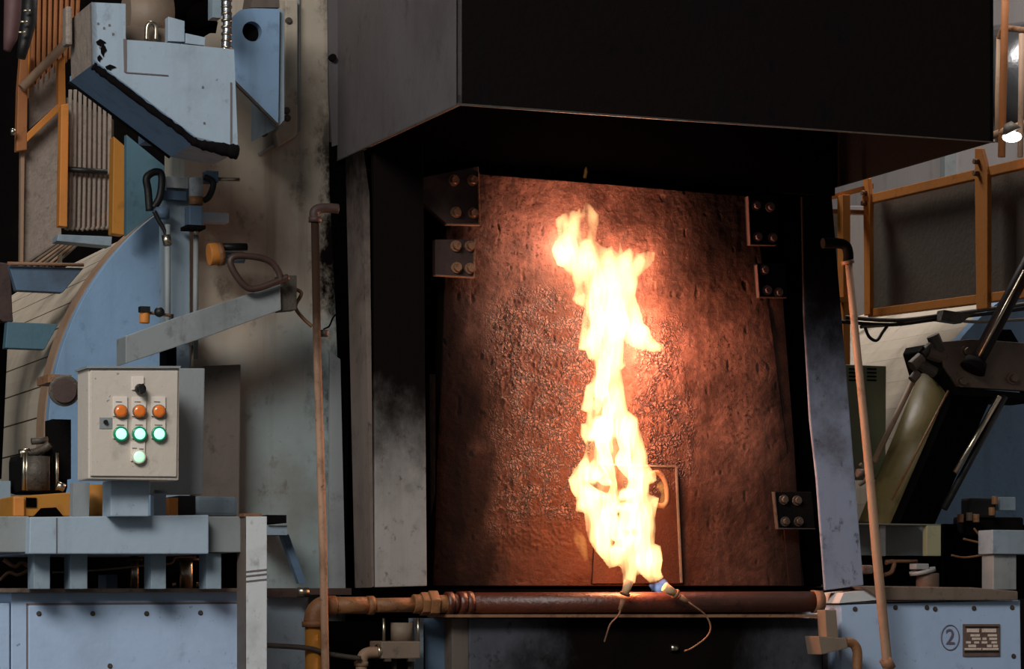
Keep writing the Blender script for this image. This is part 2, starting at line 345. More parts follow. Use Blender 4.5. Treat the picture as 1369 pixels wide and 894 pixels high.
# the right corner hangs a touch higher than the left
zR = uz(1328, 190, -.9)[1]
b = B(); b.pr([F(u0, -.9, zt_), F(u1, -.9, zt_), F(u1, -.9, zR), F(u0, -.9, zb)], D*th); b.build('front_plate', 'hoodfront', hd)
b = B(); b.pr([F(u0, -.9, zt_), F(u0, -.9, zb), F(u0, .26, zb), F(u0, .26, zt_)], U*th); b.build('left_plate', 'hoodside', hd, label='grey left flank of the hood with soot creeping up')
b = B(); b.pr([F(u1, -.9, zt_), F(u1, -.9, zR), F(u1, .32, zR), F(u1, .32, zt_)], -U*th); b.build('right_plate', 'black', hd)
B().fbox(u0, u1, -.9, .32, 3.6, 3.63).build('inner_baffle', 'void', hd)
b = B(); b.pr([F(u0-.003, -.905, zb+.004), F(u1+.003, -.905, zR+.001), F(u1+.003, -.905, zR-.002), F(u0-.003, -.905, zb-.002)], D*.006); b.build('front_lip', 'grime', hd)
B().fbox(u0-.002, u0+.006, -.9, .26, zb-.002, zb+.002).build('side_lip', 'grime', hd)
B().poly([(436, -400), (474, -400), (474, 186), (444, 196), (440, 120)], .235, .03).build('transition_plate', 'hoodside', hd)
p = Pd(443, 78, .24); B().tube([p-D*.02, p], .012, 10).build('lug', 'black', hd)
ub = uz(1300, 200, .3)[0]
B().fbox(u1-.6, u1+.0, .30, .34, zR, 4.2).build('rear_plate', 'black', hd)
# near-black plate for soot and shade in the gap beside the hood
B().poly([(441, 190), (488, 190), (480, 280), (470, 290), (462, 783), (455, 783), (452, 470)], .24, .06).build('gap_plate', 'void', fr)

# ------------------------------------------------------------------ the door
dd = .10
door = thing('furnace_door', 'brown tar-crusted steel furnace door lit by the flame', 'door', Pd(830, 783, dd))
outline_l = lambda y: 598 + (y-230)*(-.02)
def door_mesh():
    tl, tr, br, bl = uz(600, 229, dd), uz(1008, 262, dd), uz(1076, 783, dd), uz(578, 783, dd)
    nx, ny = 360, 400; verts = []; faces = []
    def msk(px0, px1, py0, py1, u, z, soft=.06):
        a, zz1 = uz(px0, py0, dd); bq, zz0 = uz(px1, py1, dd)
        f = lambda v, lo, hi: max(0, min(1, (v-lo)/soft+.5))*max(0, min(1, (hi-v)/soft+.5))
        return f(u, a, bq)*f(z, zz0, zz1)
    dents = []
    for k in range(60):
        dents.append((random.uniform(tl[0], br[0]), random.uniform(bl[1], tl[1]), random.uniform(.006, .02), random.uniform(.5, 1.4)))
    org = worg(door)
    for j in range(ny+1):
        t = j/ny
        for i in range(nx+1):
            s = i/nx
            z = (tl[1]*(1-s)+tr[1]*s)*(1-t)+(bl[1]*(1-s)+br[1]*s)*t
            u = (tl[0]*(1-t)+bl[0]*t)*(1-s)+(tr[0]*(1-t)+br[0]*t)*s
            q = Vector((u, z, 0))
            h = .010*mn.noise(q*3.1)+.003*mn.noise(q*17)+.0012*mn.noise(q*60+Vector((3, 1, 2)))
            bl_ = max(msk(660, 790, 395, 740, u, z), msk(842, 905, 465, 745, u, z), .25*msk(640, 1000, 240, 330, u, z))
            bl_ *= max(0, min(1, .5+1.8*mn.noise(q*5+Vector((9, 9, 1)))+.35))
            n = mn.noise(Vector((u*85, z*75, 5.)))+.7*mn.noise(Vector((u*170, z*150, 1.)))
            if bl_ > .02: h += bl_*.0035*max(-.3, n)
            n2 = mn.noise(Vector((u*45, z*22, 9.)))
            if n2 > .52: h -= .0025*min(1, (n2-.52)*12)
            # drip runs
            h += .0025*max(0, mn.noise(Vector((u*30, z*3.2, 2.)))-.15)
            p = F(u, dd-h, z)-org; verts.append(p)
    for j in range(ny):
        for i in range(nx):
            a = j*(nx+1)+i; faces.append((a, a+nx+1, a+nx+2, a+1))
    # back and sides
    n0 = len(verts)
    for (u, z) in (tl, tr, br, bl): verts.append(F(u, dd+.06, z)-org)
    faces.append((n0, n0+1, n0+2, n0+3))
    W1 = nx+1
    top = [i for i in range(nx+1)]; bot = [ny*W1+i for i in range(nx+1)]; lef = [j*W1 for j in range(ny+1)]; rig = [j*W1+nx for j in range(ny+1)]
    faces += [tuple(top)+(n0+1, n0), tuple(bot[::-1])+(n0+3, n0+2), tuple(lef[::-1])+(n0, n0+3), tuple(rig)+(n0+2, n0+1)]
    me = bpy.data.meshes.new('door_plate'); me.from_pydata(verts, [], faces); me.update()
    for p in me.polygons: p.use_smooth = len(p.vertices) == 4
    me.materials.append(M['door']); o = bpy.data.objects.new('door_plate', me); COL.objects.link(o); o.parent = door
door_mesh()
B().poly([(1010, 400), (1046, 392), (1062, 600), (1072, 783), (1055, 783), (1040, 600)], .098, .012).build('edge_stiffener', 'door', door)
b = B(); b.poly([(800, 619), (904, 624), (913, 780), (792, 780)], .088, .02); b.build('hatch', 'door', door, bevel=.002, label='small rectangular hatch low on the door')
# hatch rim strips, paler paint stands in for the lit edge
b = B(); b.poly([(800, 619), (905, 622), (905, 625), (800, 622)], .082, .02); b.build('hatch_rim', 'slab', door, bevel=.002)
b = B(); b.poly([(903, 624), (906, 624), (913, 779), (910, 779)], .082, .02); b.build('hatch_rim', 'slab', door, bevel=.002)
b = B(); b.tube(smooth_path(PP([(868, 634), (880, 632), (889, 643), (892, 658), (891, 672), (884, 676), (876, 674)], .03)), .009, 8); b.build('hook_handle', 'rust', door)
# hinge brackets with bolts
h1 = B().poly([(548, 240), (640, 222), (641, 301), (598, 300), (556, 262)], .03, .03).build('hinge_plate', 'burnt', door, bevel=.002)
bolts(h1, [(606, 241), (631, 241), (609, 284), (632, 285)], .03, .0125, .022, 'rust')
B().poly([(639.2, 230), (641, 230), (643, 301), (598, 300.5), (597, 299), (640.5, 299)], .02, .02).build('plate_edge', 'rust', h1)
h2 = B().poly([(582, 320), (636, 320), (635, 371), (582, 368)], .03, .03).build('hinge_plate', 'burnt', door, bevel=.002)
bolts(h2, [(609, 329), (628, 329), (610, 358), (628, 359)], .03, .0125, .022, 'rust')
B().poly([(634.5, 320), (636, 320), (635, 371.5), (582, 368.5), (582, 367), (633.5, 370)], .02, .02).build('plate_edge', 'rust', h2)
h3 = B().poly([(1000, 262), (1040, 262), (1040, 327), (1003, 327)], .04, .03).build('hinge_plate', 'black', door, bevel=.002)
bolts(h3, [(1010, 275), (1029, 277), (1012, 317), (1032, 318)], .04, .0115, .02, 'burnt')
B().poly([(1000, 262), (1001.2, 262), (1004, 326), (1038, 327), (1038, 328), (1003, 327.5)], .03, .02).build('plate_edge', 'burnt', h3)
h4 = B().poly([(1012, 352), (1050, 352), (1052, 398), (1015, 397)], .04, .03).build('hinge_plate', 'black', door, bevel=.002)
bolts(h4, [(1021, 361), (1025, 388), (1040, 391)], .04, .0115, .02, 'burnt')
B().poly([(1012, 354), (1013, 354), (1016, 396), (1052, 397), (1052, 398), (1015, 397.5)], .03, .02).build('plate_edge', 'burnt', h4)
h5 = B().poly([(1036, 657), (1085, 657), (1090, 707), (1040, 706)], .04, .03).build('hinge_plate', 'black', door, bevel=.002)
bolts(h5, [(1047, 668), (1065, 669), (1049, 697), (1067, 697)], .04, .0115, .02, 'grime')
B().poly([(1035, 657), (1036.5, 657), (1041, 705.5), (1090, 706), (1090, 707), (1040, 707)], .03, .02).build('plate_edge', 'grime', h5)

# ------------------------------------------------------------------ gas pipes below the door
def X(px, d): return lambda py: Pd(px, py, d)
gp = thing('burner_gas_pipe', 'thick brown horizontal gas pipe directly below the burning door', 'pipe', Pd(840, 818, -.1))
B().tube(PP([(628, 806), (1092, 804)], -.1), .034, 28).build('pipe_body', 'oilpipe', gp)
B().tube(PP([(1086, 804), (1098, 804)], -.1), [.038, .036], 28).build('end_cap', 'rust', gp)
for a_, b_, r_ in ((596, 604, .036), (604, 612, .03), (612, 622, .037), (622, 630, .038)):
    B().tube(PP([(a_, 806), (b_, 806)], -.1), r_, 20).build('pipe_collar', 'oilpipe', gp)
B().poly([(598, 821), (1096, 821), (1096, 825), (598, 825)], -.12, .18).build('support_shelf', 'rust', gp, label='thin steel shelf edge catching orange light')
lp = thing('feed_gas_pipe', 'ochre rusty gas pipe running left from the burner pipe to a yellow riser', 'pipe', Pd(420, FL, -.1))
B().tube(PP([(442, 809), (500, 809)], -.1), .027, 20).build('pipe_body', 'ochre', lp)
B().tube(PP([(495, 809), (560, 808)], -.1), .023, 20).build('pipe_body', 'ochre', lp)
B().tube(PP([(491, 809), (499, 809)], -.1), .030, 20).build('pipe_collar', 'ochre', lp)
for a_, b_, r_, sg in ((552, 562, .030, 16), (562, 572, .038, 6), (572, 584, .043, 6), (584, 597, .028, 16)):
    B().tube(PP([(a_, 807), (b_, 807)], -.1), r_, sg).build('union_nut', 'ochre', lp, bevel=.002)
B().tube(smooth_path(PP([(448, 809), (432, 810), (422, 818), (419, 832)], -.1)), .031, 18).build('elbow', 'ochre', lp)
B().tube([Pd(419, 830, -.1), Pd(419, 838, -.1)], .036, 18).build('pipe_collar', 'ochre', lp)
B().tube([Pd(419, 836, -.1), Pd(419, FL, -.1)], .026, 18).build('riser', 'yellow', lp, label='yellow painted vertical riser')

tp = thing('thin_riser_pipe', 'tall thin rusty riser pipe with top elbow left of the furnace mouth', 'pipe', Pd(437, FL, -.16))
B().tube(PP([(421, 292), (424, 470), (428, 600), (432, 740), (435, 894)], -.16)+[Pd(437, FL, -.16)], .0125, 14).build('pipe_body', 'riser', tp)
B().tube(smooth_path(PP([(421, 294), (420, 284), (426, 279), (440, 278), (452, 279)], -.16)), .015, 14).build('elbow', 'burnt', tp)
B().tube(PP([(421, 290), (421, 297)], -.16), .02, 14).build('pipe_collar', 'burnt', tp)
b = B(); b.tube(smooth_path(PP([(434, 446), (433, 440), (440, 436), (445, 425), (449, 420)], .1)), .003, 6); b.build('wire_tie', 'black', tp)
B().tube(PP([(434, 441), (434, 450)], -.13), .012, 10).build('clamp', 'grime', tp)
rp = thing('tall_riser_pipe_right', 'slanting rusty riser pipe with black top elbow right of the furnace', 'pipe', Pd(1192, FL, -.2)); rp.name = 'slanting_riser_pipe'
B().tube(PP([(1134, 345), (1143, 440), (1152, 530), (1163, 640), (1172, 740), (1187, 894)], -.2)+[Pd(1240, FL, -.2)], [.012, .0125, .013, .0145, .016, .0165, .0165], 14).build('pipe_body', 'tan', rp)
B().tube(smooth_path(PP([(1100, 325), (1118, 325), (1130, 328), (1134, 338), (1134, 350)], -.2)), .017, 14).build('elbow', 'black', rp)
for x, y, x2, y2 in ((1183, 880, 1190, 894), (1133, 348, 1134, 353)): B().tube(PP([(x, y), (x2, y2)], -.2), .021, 14).build('pipe_collar', 'rust', rp)
B().tube(PP([(1146, 632), (1156, 632)], -.12), .014, 10).build('bracket_nut', 'grime', rp)
b = B(); b.tube(smooth_path(PP([(1150, 620), (1158, 628), (1157, 642), (1149, 648)], -.1)), .006, 8); b.build('pipe_clamp', 'grime', rp)

# lower base of the furnace
bs = thing('furnace_plinth', 'dark sooty steel base plate with blue-grey patches under the burner pipe', 'base', Pd(860, FL, 0))
B().poly([(627, 826), (1098, 826), (1112, FL), (632, FL)], -.06, .36).build('front_plate', 'base', bs, bevel=.004)
B().poly([(604, 826), (627, 826), (630, FL), (607, FL)], -.05, .3).build('side_post', 'brownpanel', bs, bevel=.003)
B().poly([(568, 826), (602, 826), (605, FL), (571, FL)], .02, .3).build('blue_post', 'dblue', bs)
B().poly([(553, 826), (566, 826), (569, FL), (556, FL)], -.02, .05).build('blue_strip', 'blue', bs)
B().poly([(1099, 826), (1117, 812), (1130, FL), (1108, FL)], .0, .1).build('end_plate', 'brownpanel', bs)
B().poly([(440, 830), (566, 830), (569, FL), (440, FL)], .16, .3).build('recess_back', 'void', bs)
b = B(); b.tube(PP([(896, 866), (905, 866)], -.065), .012, 8); b.build('bright_nut', 'steel', bs)

pc = thing('pneumatic_cylinder', 'grey air cylinder hanging upright below the ochre pipe', 'cylinder', Pd(536, 885, -.04))
B().rect(510, 857, 562, 880, -.12, .12).build('end_block', 'beigebox', pc, bevel=.004)
B().tube(PP([(537, 832), (537, 858)], -.06), .035, 24).build('barrel', 'beigebox', pc)
for x in (513, 559): B().tube(PP([(x, 826), (x, 860)], -.1), .005, 8).build('tie_rod', 'steel', pc)
B().rect(515, 880, 523, 884, -.12, .02).build('foot_nut', 'grime', pc); B().rect(546, 880, 556, 884, -.12, .02).build('foot_nut', 'grime', pc)
for x in (527, 548): B().tube([Pd(x, 880, -.07), Pd(x, FL, -.07)], .008, 8).build('rod', 'grime', pc)
ep = thing('elbow_pipe', 'short tan elbow pipe beside the air cylinder', 'pipe', Pd(483, FL, -.1))
B().tube(smooth_path(PP([(509, 872), (495, 872), (486, 876), (483, 888)], -.1))+[Pd(483, 905, -.1), Pd(483, FL, -.1)], .018, 16).build('pipe_body', 'tan', ep)
B().tube(PP([(503, 871), (508, 871)], -.1), .023, 14).build('pipe_collar', 'steel', ep)
B().tube(PP([(483, 884), (483, 890)], -.1), .022, 14).build('pipe_collar', 'tan', ep)
wl = B(); wl.tube(smooth_path(PP([(350, 862), (410, 866), (440, 874), (482, 880)], -.13)), .008, 8); T(wl.build('sagging_cable', 'grime'), 'thin grey hose sagging behind the white post towards the elbow pipe', 'hose')

# ------------------------------------------------------------------ torches and flame
def nozzle(label, a, bq, wire, d):
    t = thing('pilot_torch', label, 'torch', Pd(*bq, d), 'pilot torches at the foot of the flame')
    p0, p1 = Pd(*a, d), Pd(*bq, d)
    B().tube([p0, p1], [.0155, .0125], 16).build('ceramic_tip', 'glowcer', t)
    q = p1+(p1-p0).normalized()*.02
    B().tube([p1, p1+(p1-p0).normalized()*.008], .017, 14).build('collar', 'rust', t)
    B().tube([q, q+(q-p0).normalized()*.04], [.009, .007], 12).build('shank', 'rust', t)
    B().tube(smooth_path([q+(q-p0).normalized()*.03]+PP(wire, d-.01)), .003, 6).build('supply_wire', 'rust', t)
nozzle('upright pilot torch with pale tip under the left of the flame', (841, 776), (836, 792), [(827, 822), (816, 834), (811, 848), (808, 858)], -.17)
nozzle('slanted pilot torch with pale tip at the blue foot of the flame', (888, 784), (902, 793), [(925, 808), (943, 822), (950, 838), (944, 852), (925, 866), (915, 870)], -.17)

OUT = [(738,333),(742,323),(747,314),(743,303),(742,292),(751,286),(765,280),(772,282),(774,272),(777,284),(780,276),(783,266),(789,273),(795,280),(801,286),(801,297),(798,309),(797,322),(805,329),(812,331),(818,328),(822,334),(826,338),(828,330),(829,318),(831,330),(833,337),(841,330),(847,336),(856,338),(866,335),(876,337),(875,348),(870,356),(861,363),(853,371),(853,379),(849,395),(855,410),(858,421),(859,431),(866,436),(870,447),(877,456),(888,460),(888,470),(873,471),(853,467),(841,461),(834,456),(836,473),(837,490),(831,496),(833,512),(836,530),(839,548),(853,559),(854,570),(859,585),(863,599),(866,608),(866,621),(877,632),(878,643),(868,648),(868,660),(881,665),(878,680),(876,693),(877,705),(876,715),(875,726),(883,729),(886,749),(883,762),(888,772),(878,778),(868,779),(857,767),(851,770),(849,780),(833,780),(832,767),(829,756),(814,760),(807,749),(796,737),(787,722),(783,708),(781,686),(769,683),(771,668),(765,657),(760,641),(767,627),(780,611),(783,596),(782,593),(776,581),(777,566),(783,565),(785,552),(776,548),(780,530),(784,515),(790,510),(794,496),(794,483),(787,480),(783,469),(773,468),(774,459),(776,442),(778,428),(780,412),(770,407),(765,400),(769,387),(764,371),(754,359),(745,354),(740,343)]
HOLES = [[(776,292),(783,290),(788,304),(786,318),(778,322),(775,305)], [(804,532),(808,537),(807,556),(799,556),(802,545)],
         [(810,592),(817,606),(819,582),(826,586),(831,600),(825,619),(834,632),(844,644),(842,652),(826,654),(820,637),(817,615)],
         [(784,643),(795,647),(801,639),(808,648),(817,649),(815,659),(805,658),(790,650)], [(820,688),(825,680),(833,686),(827,698)],
         [(831,670),(841,666),(839,673)], [(819,722),(826,724),(824,730),(818,728)], [(840,709),(846,711),(842,715)], [(786,590),(797,588),(795,612),(788,622),(784,605)], [(804,620),(812,632),(816,644),(808,638)]]
def seg_dist(P, poly):
    P = np.asarray(P, float); A = np.array(poly, float); Bq = np.roll(A, -1, 0); best = np.full(len(P), 1e9); near = np.zeros_like(P); ins = np.zeros(len(P), bool)
    for a, b_ in zip(A, Bq):
        ab = b_-a; t = np.clip(((P-a)@ab)/max(ab@ab, 1e-9), 0, 1); q = a+t[:, None]*ab; d_ = np.hypot(*(P-q).T)
        m = d_ < best; best[m] = d_[m]; near[m] = q[m]
        c = ((a[1] > P[:, 1]) != (b_[1] > P[:, 1]))
        with np.errstate(divide='ignore', invalid='ignore'): xi = a[0]+(P[:, 1]-a[1])*(b_[0]-a[0])/(b_[1]-a[1])
        ins ^= c & (P[:, 0] < xi)
    return best, near, ins
def flame_mesh(name, out, holes, d, m, parent, half=.05, step=1.6, scale=1.0, wob=.05):
    A = np.array(out, float); x0, y0 = A.min(0)-step; x1, y1 = A.max(0)+step
    xs = np.arange(x0, x1+step, step); ys = np.arange(y0, y1+step, step); nx, ny = len(xs), len(ys)
    P = np.array([(x, y) for y in ys for x in xs]); dist, near, ins = seg_dist(P, out)
    sd = np.where(ins, dist, -dist); keep = sd > -step*.75
    Q = P.copy(); edge = (sd < step*.45); Q[edge & keep] = near[edge & keep]; sd2 = np.where(edge, 0, sd)
    T_ = half*np.sqrt(np.clip(sd2/26., 0, 1.2))
    for hpoly in holes:
        hd_, _, hin = seg_dist(Q, hpoly); s_ = np.where(hin, hd_, -hd_)
        T_ *= np.clip(.10+.9*np.clip((-s_+1.0)/4.5, 0, 1), .05, 1)
    for i, (x, y) in enumerate(Q):
        if T_[i] > 0: T_[i] *= max(.12, .70+1.0*mn.noise(Vector((x*.09, y*.022, 3.)))+.4*mn.noise(Vector((x*.22, y*.05, 8.))))*(.5+.5*max(0., min(1., (y-330)/100.)+max(0, (775-x)/25.)))
    for j in range(-1, ny):
        for i in range(-1, nx):
            c = [(jj, ii) for jj, ii in ((j, i), (j+1, i), (j+1, i+1), (j, i+1))]
            if not all(0 <= jj < ny and 0 <= ii < nx and keep[jj*nx+ii] for jj, ii in c):
                for jj, ii in c:
                    if 0 <= jj < ny and 0 <= ii < nx: T_[jj*nx+ii] = 0
    idx = {}; vs = []; org = worg(parent)
    def vid(i, side):
        if T_[i] < 1e-5: side = 0
        kx = (i, side)
        if kx not in idx:
            x, y = Q[i]; w = wob*mn.noise(Vector((y*.012, x*.01, 0)))
            idx[kx] = len(vs); vs.append(Pd(x, y, d+w+fdep(y))+D*(side*max(T_[i], 0))-org)
        return idx[kx]
    fs = []
    for j in range(ny-1):
        for i in range(nx-1):
            c = [j*nx+i, (j+1)*nx+i, (j+1)*nx+i+1, j*nx+i+1]
            if all(keep[k] for k in c) and any(T_[k] > 1e-5 for k in c):
                for sd_ in (-1, 1):
                    q = [vid(k, sd_) for k in c]; q = q if sd_ < 0 else q[::-1]
                    qq = []; [qq.append(v) for v in q if v not in qq]
                    if len(qq) >= 3: fs.append(tuple(qq))
    me = bpy.data.meshes.new(name); me.from_pydata(vs, [], fs); me.validate(); me.update()
    for p in me.polygons: p.use_smooth = True
    me.materials.append(m); o = bpy.data.objects.new(name, me); COL.objects.link(o); o.parent = parent; return o
def vol(name, col, dens):
    m_ = bpy.data.materials.new(name); m_.use_nodes = True; t = m_.node_tree; t.nodes.clear()
    o_ = t.nodes.new('ShaderNodeOutputMaterial'); e = t.nodes.new('ShaderNodeEmission'); e.inputs[0].default_value = (*col, 1); e.inputs[1].default_value = dens
    t.links.new(e.outputs[0], o_.inputs['Volume']); return m_
FD = .01
def fdep(y): return -.14*max(0., min(1., (y-520)/260.))
fl = thing('gas_flame', 'tall bright yellow-white flame rising in front of the furnace door', 'flame', Pd(850, 788, FD))
vm = vol('flame_gas', (1.0, .56, .22), 54.0); vo = vol('flame_soft_gas', (1.0, .42, .10), 14.0); vb = vol('flame_blue_gas', (.45, .60, 1.0), 60.0)
flame_mesh('flame_core', OUT, HOLES, FD, vm, fl)
flame_mesh('flame_tongue', [(765,700),(776,708),(784,720),(787,748),(781,751),(774,738),(767,722)], [], FD+.06, vo, fl, half=.04, wob=.01)['label'] = 'faint orange tongue at the lower left'
flame_mesh('flame_tongue', [(779,238),(781,226),(784,221),(786,230),(784,239)], [], FD+.02, vo, fl, half=.02, step=1.5, wob=0)
flame_mesh('flame_tongue', [(876,650),(884,640),(890,652),(893,668),(888,682),(880,676),(884,660)], [], FD+.02, vo, fl, half=.03, wob=0)
flame_mesh('blue_base', [(866,781),(878,778),(888,772),(894,779),(891,790),(881,793),(871,789)], [], FD-.03, vb, fl, half=.02, step=1.5, wob=0)['label'] = 'small blue gas jet at the foot'
for i, (x, y, e) in enumerate(((766, 325, 1.6), (848, 362, 1.3), (848, 425, 1.9), (868, 463, 2.0), (832, 540, 1.2), (853, 590, 1.0), (818, 655, .5), (832, 715, .5), (848, 760, .5))):
    l = bpy.data.lights.new('flame_light', 'POINT'); l.energy = e*4.6; tt = (y-325)/435; l.color = (1.0, .50-.22*tt, .36-.27*tt); l.shadow_soft_size = .035
    o = bpy.data.objects.new('flame_light', l); COL.objects.link(o); o.location = Pd(x, y, FD+fdep(y))

# ------------------------------------------------------------------ left foreground: base cabinet, beam, control box
lc = thing('machine_cabinet', 'pale blue steel cabinet with raised door panel at bottom left', 'cabinet', Pd(180, FL, -.8))
B().poly([(15, 792), (357, 790), (357, FL), (15, FL)], -.8, .8).build('body', 'cab', lc, bevel=.003)
B().poly([(38, 809), (318, 807), (318, FL-60), (38, FL-60)], -.815, .015).build('door', 'cab', lc, bevel=.003)
B().poly([(36, 807), (38.5, 807), (38.5, FL-60), (36, FL-60)], -.812, .01).build('gasket', 'ink', lc)
B().poly([(36, 806), (320, 804.5), (320, 807.5), (36, 809)], -.812, .01).build('gasket', 'ink', lc)
B().poly([(0, 786), (322, 786), (322, 791), (0, 792)], -.84, .5).build('top_plate', 'slab', lc, bevel=.002)
bolts(lc, [(52, 820), (124, 820), (196, 820), (268, 819), (147, 890)], -.815, .005, .004, 'grime')
l2 = B(); l2.poly([(-70, 806), (13, 806), (13, FL), (-70, FL)], -.8, .7); T(l2.build('side_cabinet', 'cab', bevel=.003), 'neighbouring blue cabinet cut off by the left edge', 'cabinet')
pw = thing('plinth_panel', 'blue-grey plinth panel behind the thin pipe and yellow riser', 'panel', Pd(390, FL, .05))
B().poly([(357, 797), (412, 797), (412, FL), (357, FL)], .02, .2).build('panel_sheet', 'blue', pw)
B().poly([(357, 790), (414, 790), (414, 798), (357, 798)], -.03, .1).build('cap_strip', 'burnt', pw)
b = B(); b.tube(PP([(398, 791), (412, 791)], -.05), .014, 12); b.build('bolt_end', 'steel', pw)

vp = thing('white_post', 'chipped white upright square post with three dark bands in front of the cabinet', 'post', Pd(345, FL, -1.0))
B().poly([(329, 690), (357, 690), (357, FL), (329, FL)], -1.0, .085).build('post_body', 'post', vp, bevel=.002)
b = B(); q0, q1 = Pd(329, 690, -1.0), Pd(329, FL, -1.0); b.pr([q0, q1, q1+D*.085, q0+D*.085], -U*.002); b.build('post_flank', 'brownpanel', vp)
for y in (762, 768, 775): B().poly([(329, y+1), (357, y-2), (357, y), (329, y+3)], -1.002, .003).build('dark_band', 'ink', vp)
B().poly([(326, 686), (350, 686), (350, 690), (326, 690)], -1.0, .06).build('cap', 'rust', vp)
bk = thing('angle_bracket', 'small blue shelf bracket with diagonal strut behind the white post', 'bracket', Pd(370, 712, .0))
B().rect(357, 688, 383, 699, .0, .2).build('shelf', 'black', bk); B().rect(357, 702, 384, 715, .02, .2).build('arm', 'blue', bk)
B().poly([(376, 714), (386, 714), (410, 780), (400, 780)], .1, .03).build('strut', 'dblue', bk)

cb = thing('cross_beam', 'light blue horizontal box beam on four stub posts above the cabinet', 'beam', Pd(150, 787, -1.0))
B().poly([(40, 691), (279, 688), (279, 740), (39, 740)], -1.0, .5).build('beam_front', 'bluelt', cb, bevel=.003)
B().poly([(-40, 690), (39, 690), (39, 738), (-40, 738)], -.95, .45).build('beam_end', 'boxside', cb, bevel=.003)
B().poly([(279, 690), (322, 690), (322, 738), (279, 738)], -.95, .45).build('beam_end', 'boxside', cb, bevel=.003)
B().poly([(75, 692), (76.5, 692), (76.5, 739), (75, 739)], -1.002, .003).build('weld_line', 'ink', cb)
for x0, x1 in ((45, 67), (94, 117), (202, 222), (276, 296)):
    B().poly([(x0, 739), (x1, 739), (x1, 787), (x0, 787)], -.93, .08).build('stub_post', 'blue', cb, bevel=.002)
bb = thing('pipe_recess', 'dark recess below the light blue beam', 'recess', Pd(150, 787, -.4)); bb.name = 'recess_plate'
B().poly([(-60, 735), (330, 735), (330, 790), (-60, 790)], -.3, .05).build('slot_shade_sheet', 'void', bb)  # near-black sheet stands in for shade inside the slot
bb['label'] = 'near-black sheet standing in for shade in the slot between beam and cabinet'; bb['category'] = 'panel'
for i, (x, w_, y0, lab) in enumerate(((180, 9, 741, 'thin shiny upright spindle between the second and third stub posts'), (249, 15, 741, 'wide shiny upright spindle between the third and fourth stub posts'))):
    t = thing('steel_spindle', lab, 'spindle', Pd(x, 788, -.6), 'steel spindles under the beam')
    r_ = w_/400*.5*1.0
    B().tube(PP([(x, 789), (x, y0)], -.6), r_, 20).build('shaft', 'steel', t)
    B().tube(PP([(x, 746), (x, 749)], -.6), r_*2, 20).build('flange', 'grime', t)
    for dx in (-1, 1):
        if i == 1 : B().tube(PP([(x+dx*16, 778), (x+dx*16, 784)], -.6), .006, 8).build('stud', 'steel', t)
b = B(); b.tube(smooth_path(PP([(70, 765), (130, 762), (200, 755), (228, 753), (236, 745), (262, 744)], -.65)), .003, 6); T(b.build('thin_wire', 'tan'), 'thin tan wire strung through the slot under the beam', 'wire')
b = B(); b.tube(smooth_path(PP([(0, 775), (12, 765), (25, 768), (44, 758)], -.7)), .005, 6); b.tube(smooth_path(PP([(5, 748), (20, 757), (30, 752), (45, 762)], -.68)), .006, 6); T(b.build('rusty_wires', 'rust'), 'tangle of rusty wires at the far left of the slot', 'wires')
b = B(); b.rect(142, 768, 157, 787, -.55, .1); T(b.build('small_block', 'dblue'), 'small dark blue block standing in the slot under the beam', 'block')
# pump clutter
# control box
bx = thing('control_box', 'warm grey push-button control box with three lit green lamps', 'control box', Pd(175, 690, -1.1))
B().poly([(118, 491), (240, 491), (239, 642), (118, 640)], -1.12, .13).build('enclosure', 'box', bx, bevel=.004)
B().poly([(121, 495), (238, 495), (236, 637), (121, 636)], -1.126, .008).build('lid', 'box', bx, bevel=.002)
B().poly([(116, 489), (242, 489), (241, 492), (116, 492)], -1.13, .14).build('rain_lip', 'boxside', bx)
B().poly([(148, 642), (200, 642), (199, 690), (148, 690)], -1.05, .1).build('pedestal', 'bluelt', bx, bevel=.003)
def lblplate(x, y, w_=19, h_=27): return B().poly([(x-w_/2, y-h_/2), (x+w_/2, y-h_/2), (x+w_/2, y+h_/2), (x-w_/2, y+h_/2)], -1.131, .006).build('label_plate', 'label', bx, bevel=.001)
def dash(p_, x, y, w_): B().rect(x-w_/2, y-.7, x+w_/2, y+.7, -1.1318, .002).build('print_line', 'ink', p_)
def knob(x, y, r, h, m, name, ring=None, ringm=None):
    c = Pd(x, y, -1.131); b = B()
    if ring: rb = B(); rb.tube([c, c-D*h*.6, c-D*h*.75], [ring, ring, ring*.9], 24); o = rb.build(name, ringm, bx)
    else: o = bx
    b.tube([c, c-D*h*.8, c-D*h, c-D*(h*1.1)], [r, r, r*.85, r*.5], 24); return b.build(name if not ring else 'lens', m, o)
for x in (161, 186, 212): 
    q = lblplate(x, 543, 19, 26); dash(q, x-2, 537, 8); knob(x, 550, .0165, .014, 'amber', 'amber_button', .0185, 'rust')
for x in (161, 186, 212):
    q = lblplate(x, 573, 19, 26); dash(q, x, 568, 10); knob(x, 580, .015, .012, 'green', 'green_lamp', .0205, 'greenring')
q = lblplate(184.5, 603, 19, 26); dash(q, 180, 599, 6); dash(q, 189, 600, 6); knob(185, 610.5, .015, .012, 'green2', 'green_button', .0195, 'label')
q = lblplate(184.5, 512, 16, 18); 
c = Pd(187, 520, -1.131); B().tube([c, c-D*.02], [.0145, .0125], 18).build('selector_switch', 'rub', bx)
B().pr([c-D*.018+U*.004+Vector((0, 0, .014)), c-D*.018-U*.012+Vector((0, 0, .008)), c-D*.018-U*.006+Vector((0, 0, -.016)), c-D*.018+U*.008+Vector((0, 0, -.01))], -D*.012).build('switch_grip', 'rub', bx, bevel=.002)
B().poly([(133, 558), (150, 558), (150, 573), (133, 573)], -1.128, .004).build('lock_plate', 'boxside', bx, bevel=.001)
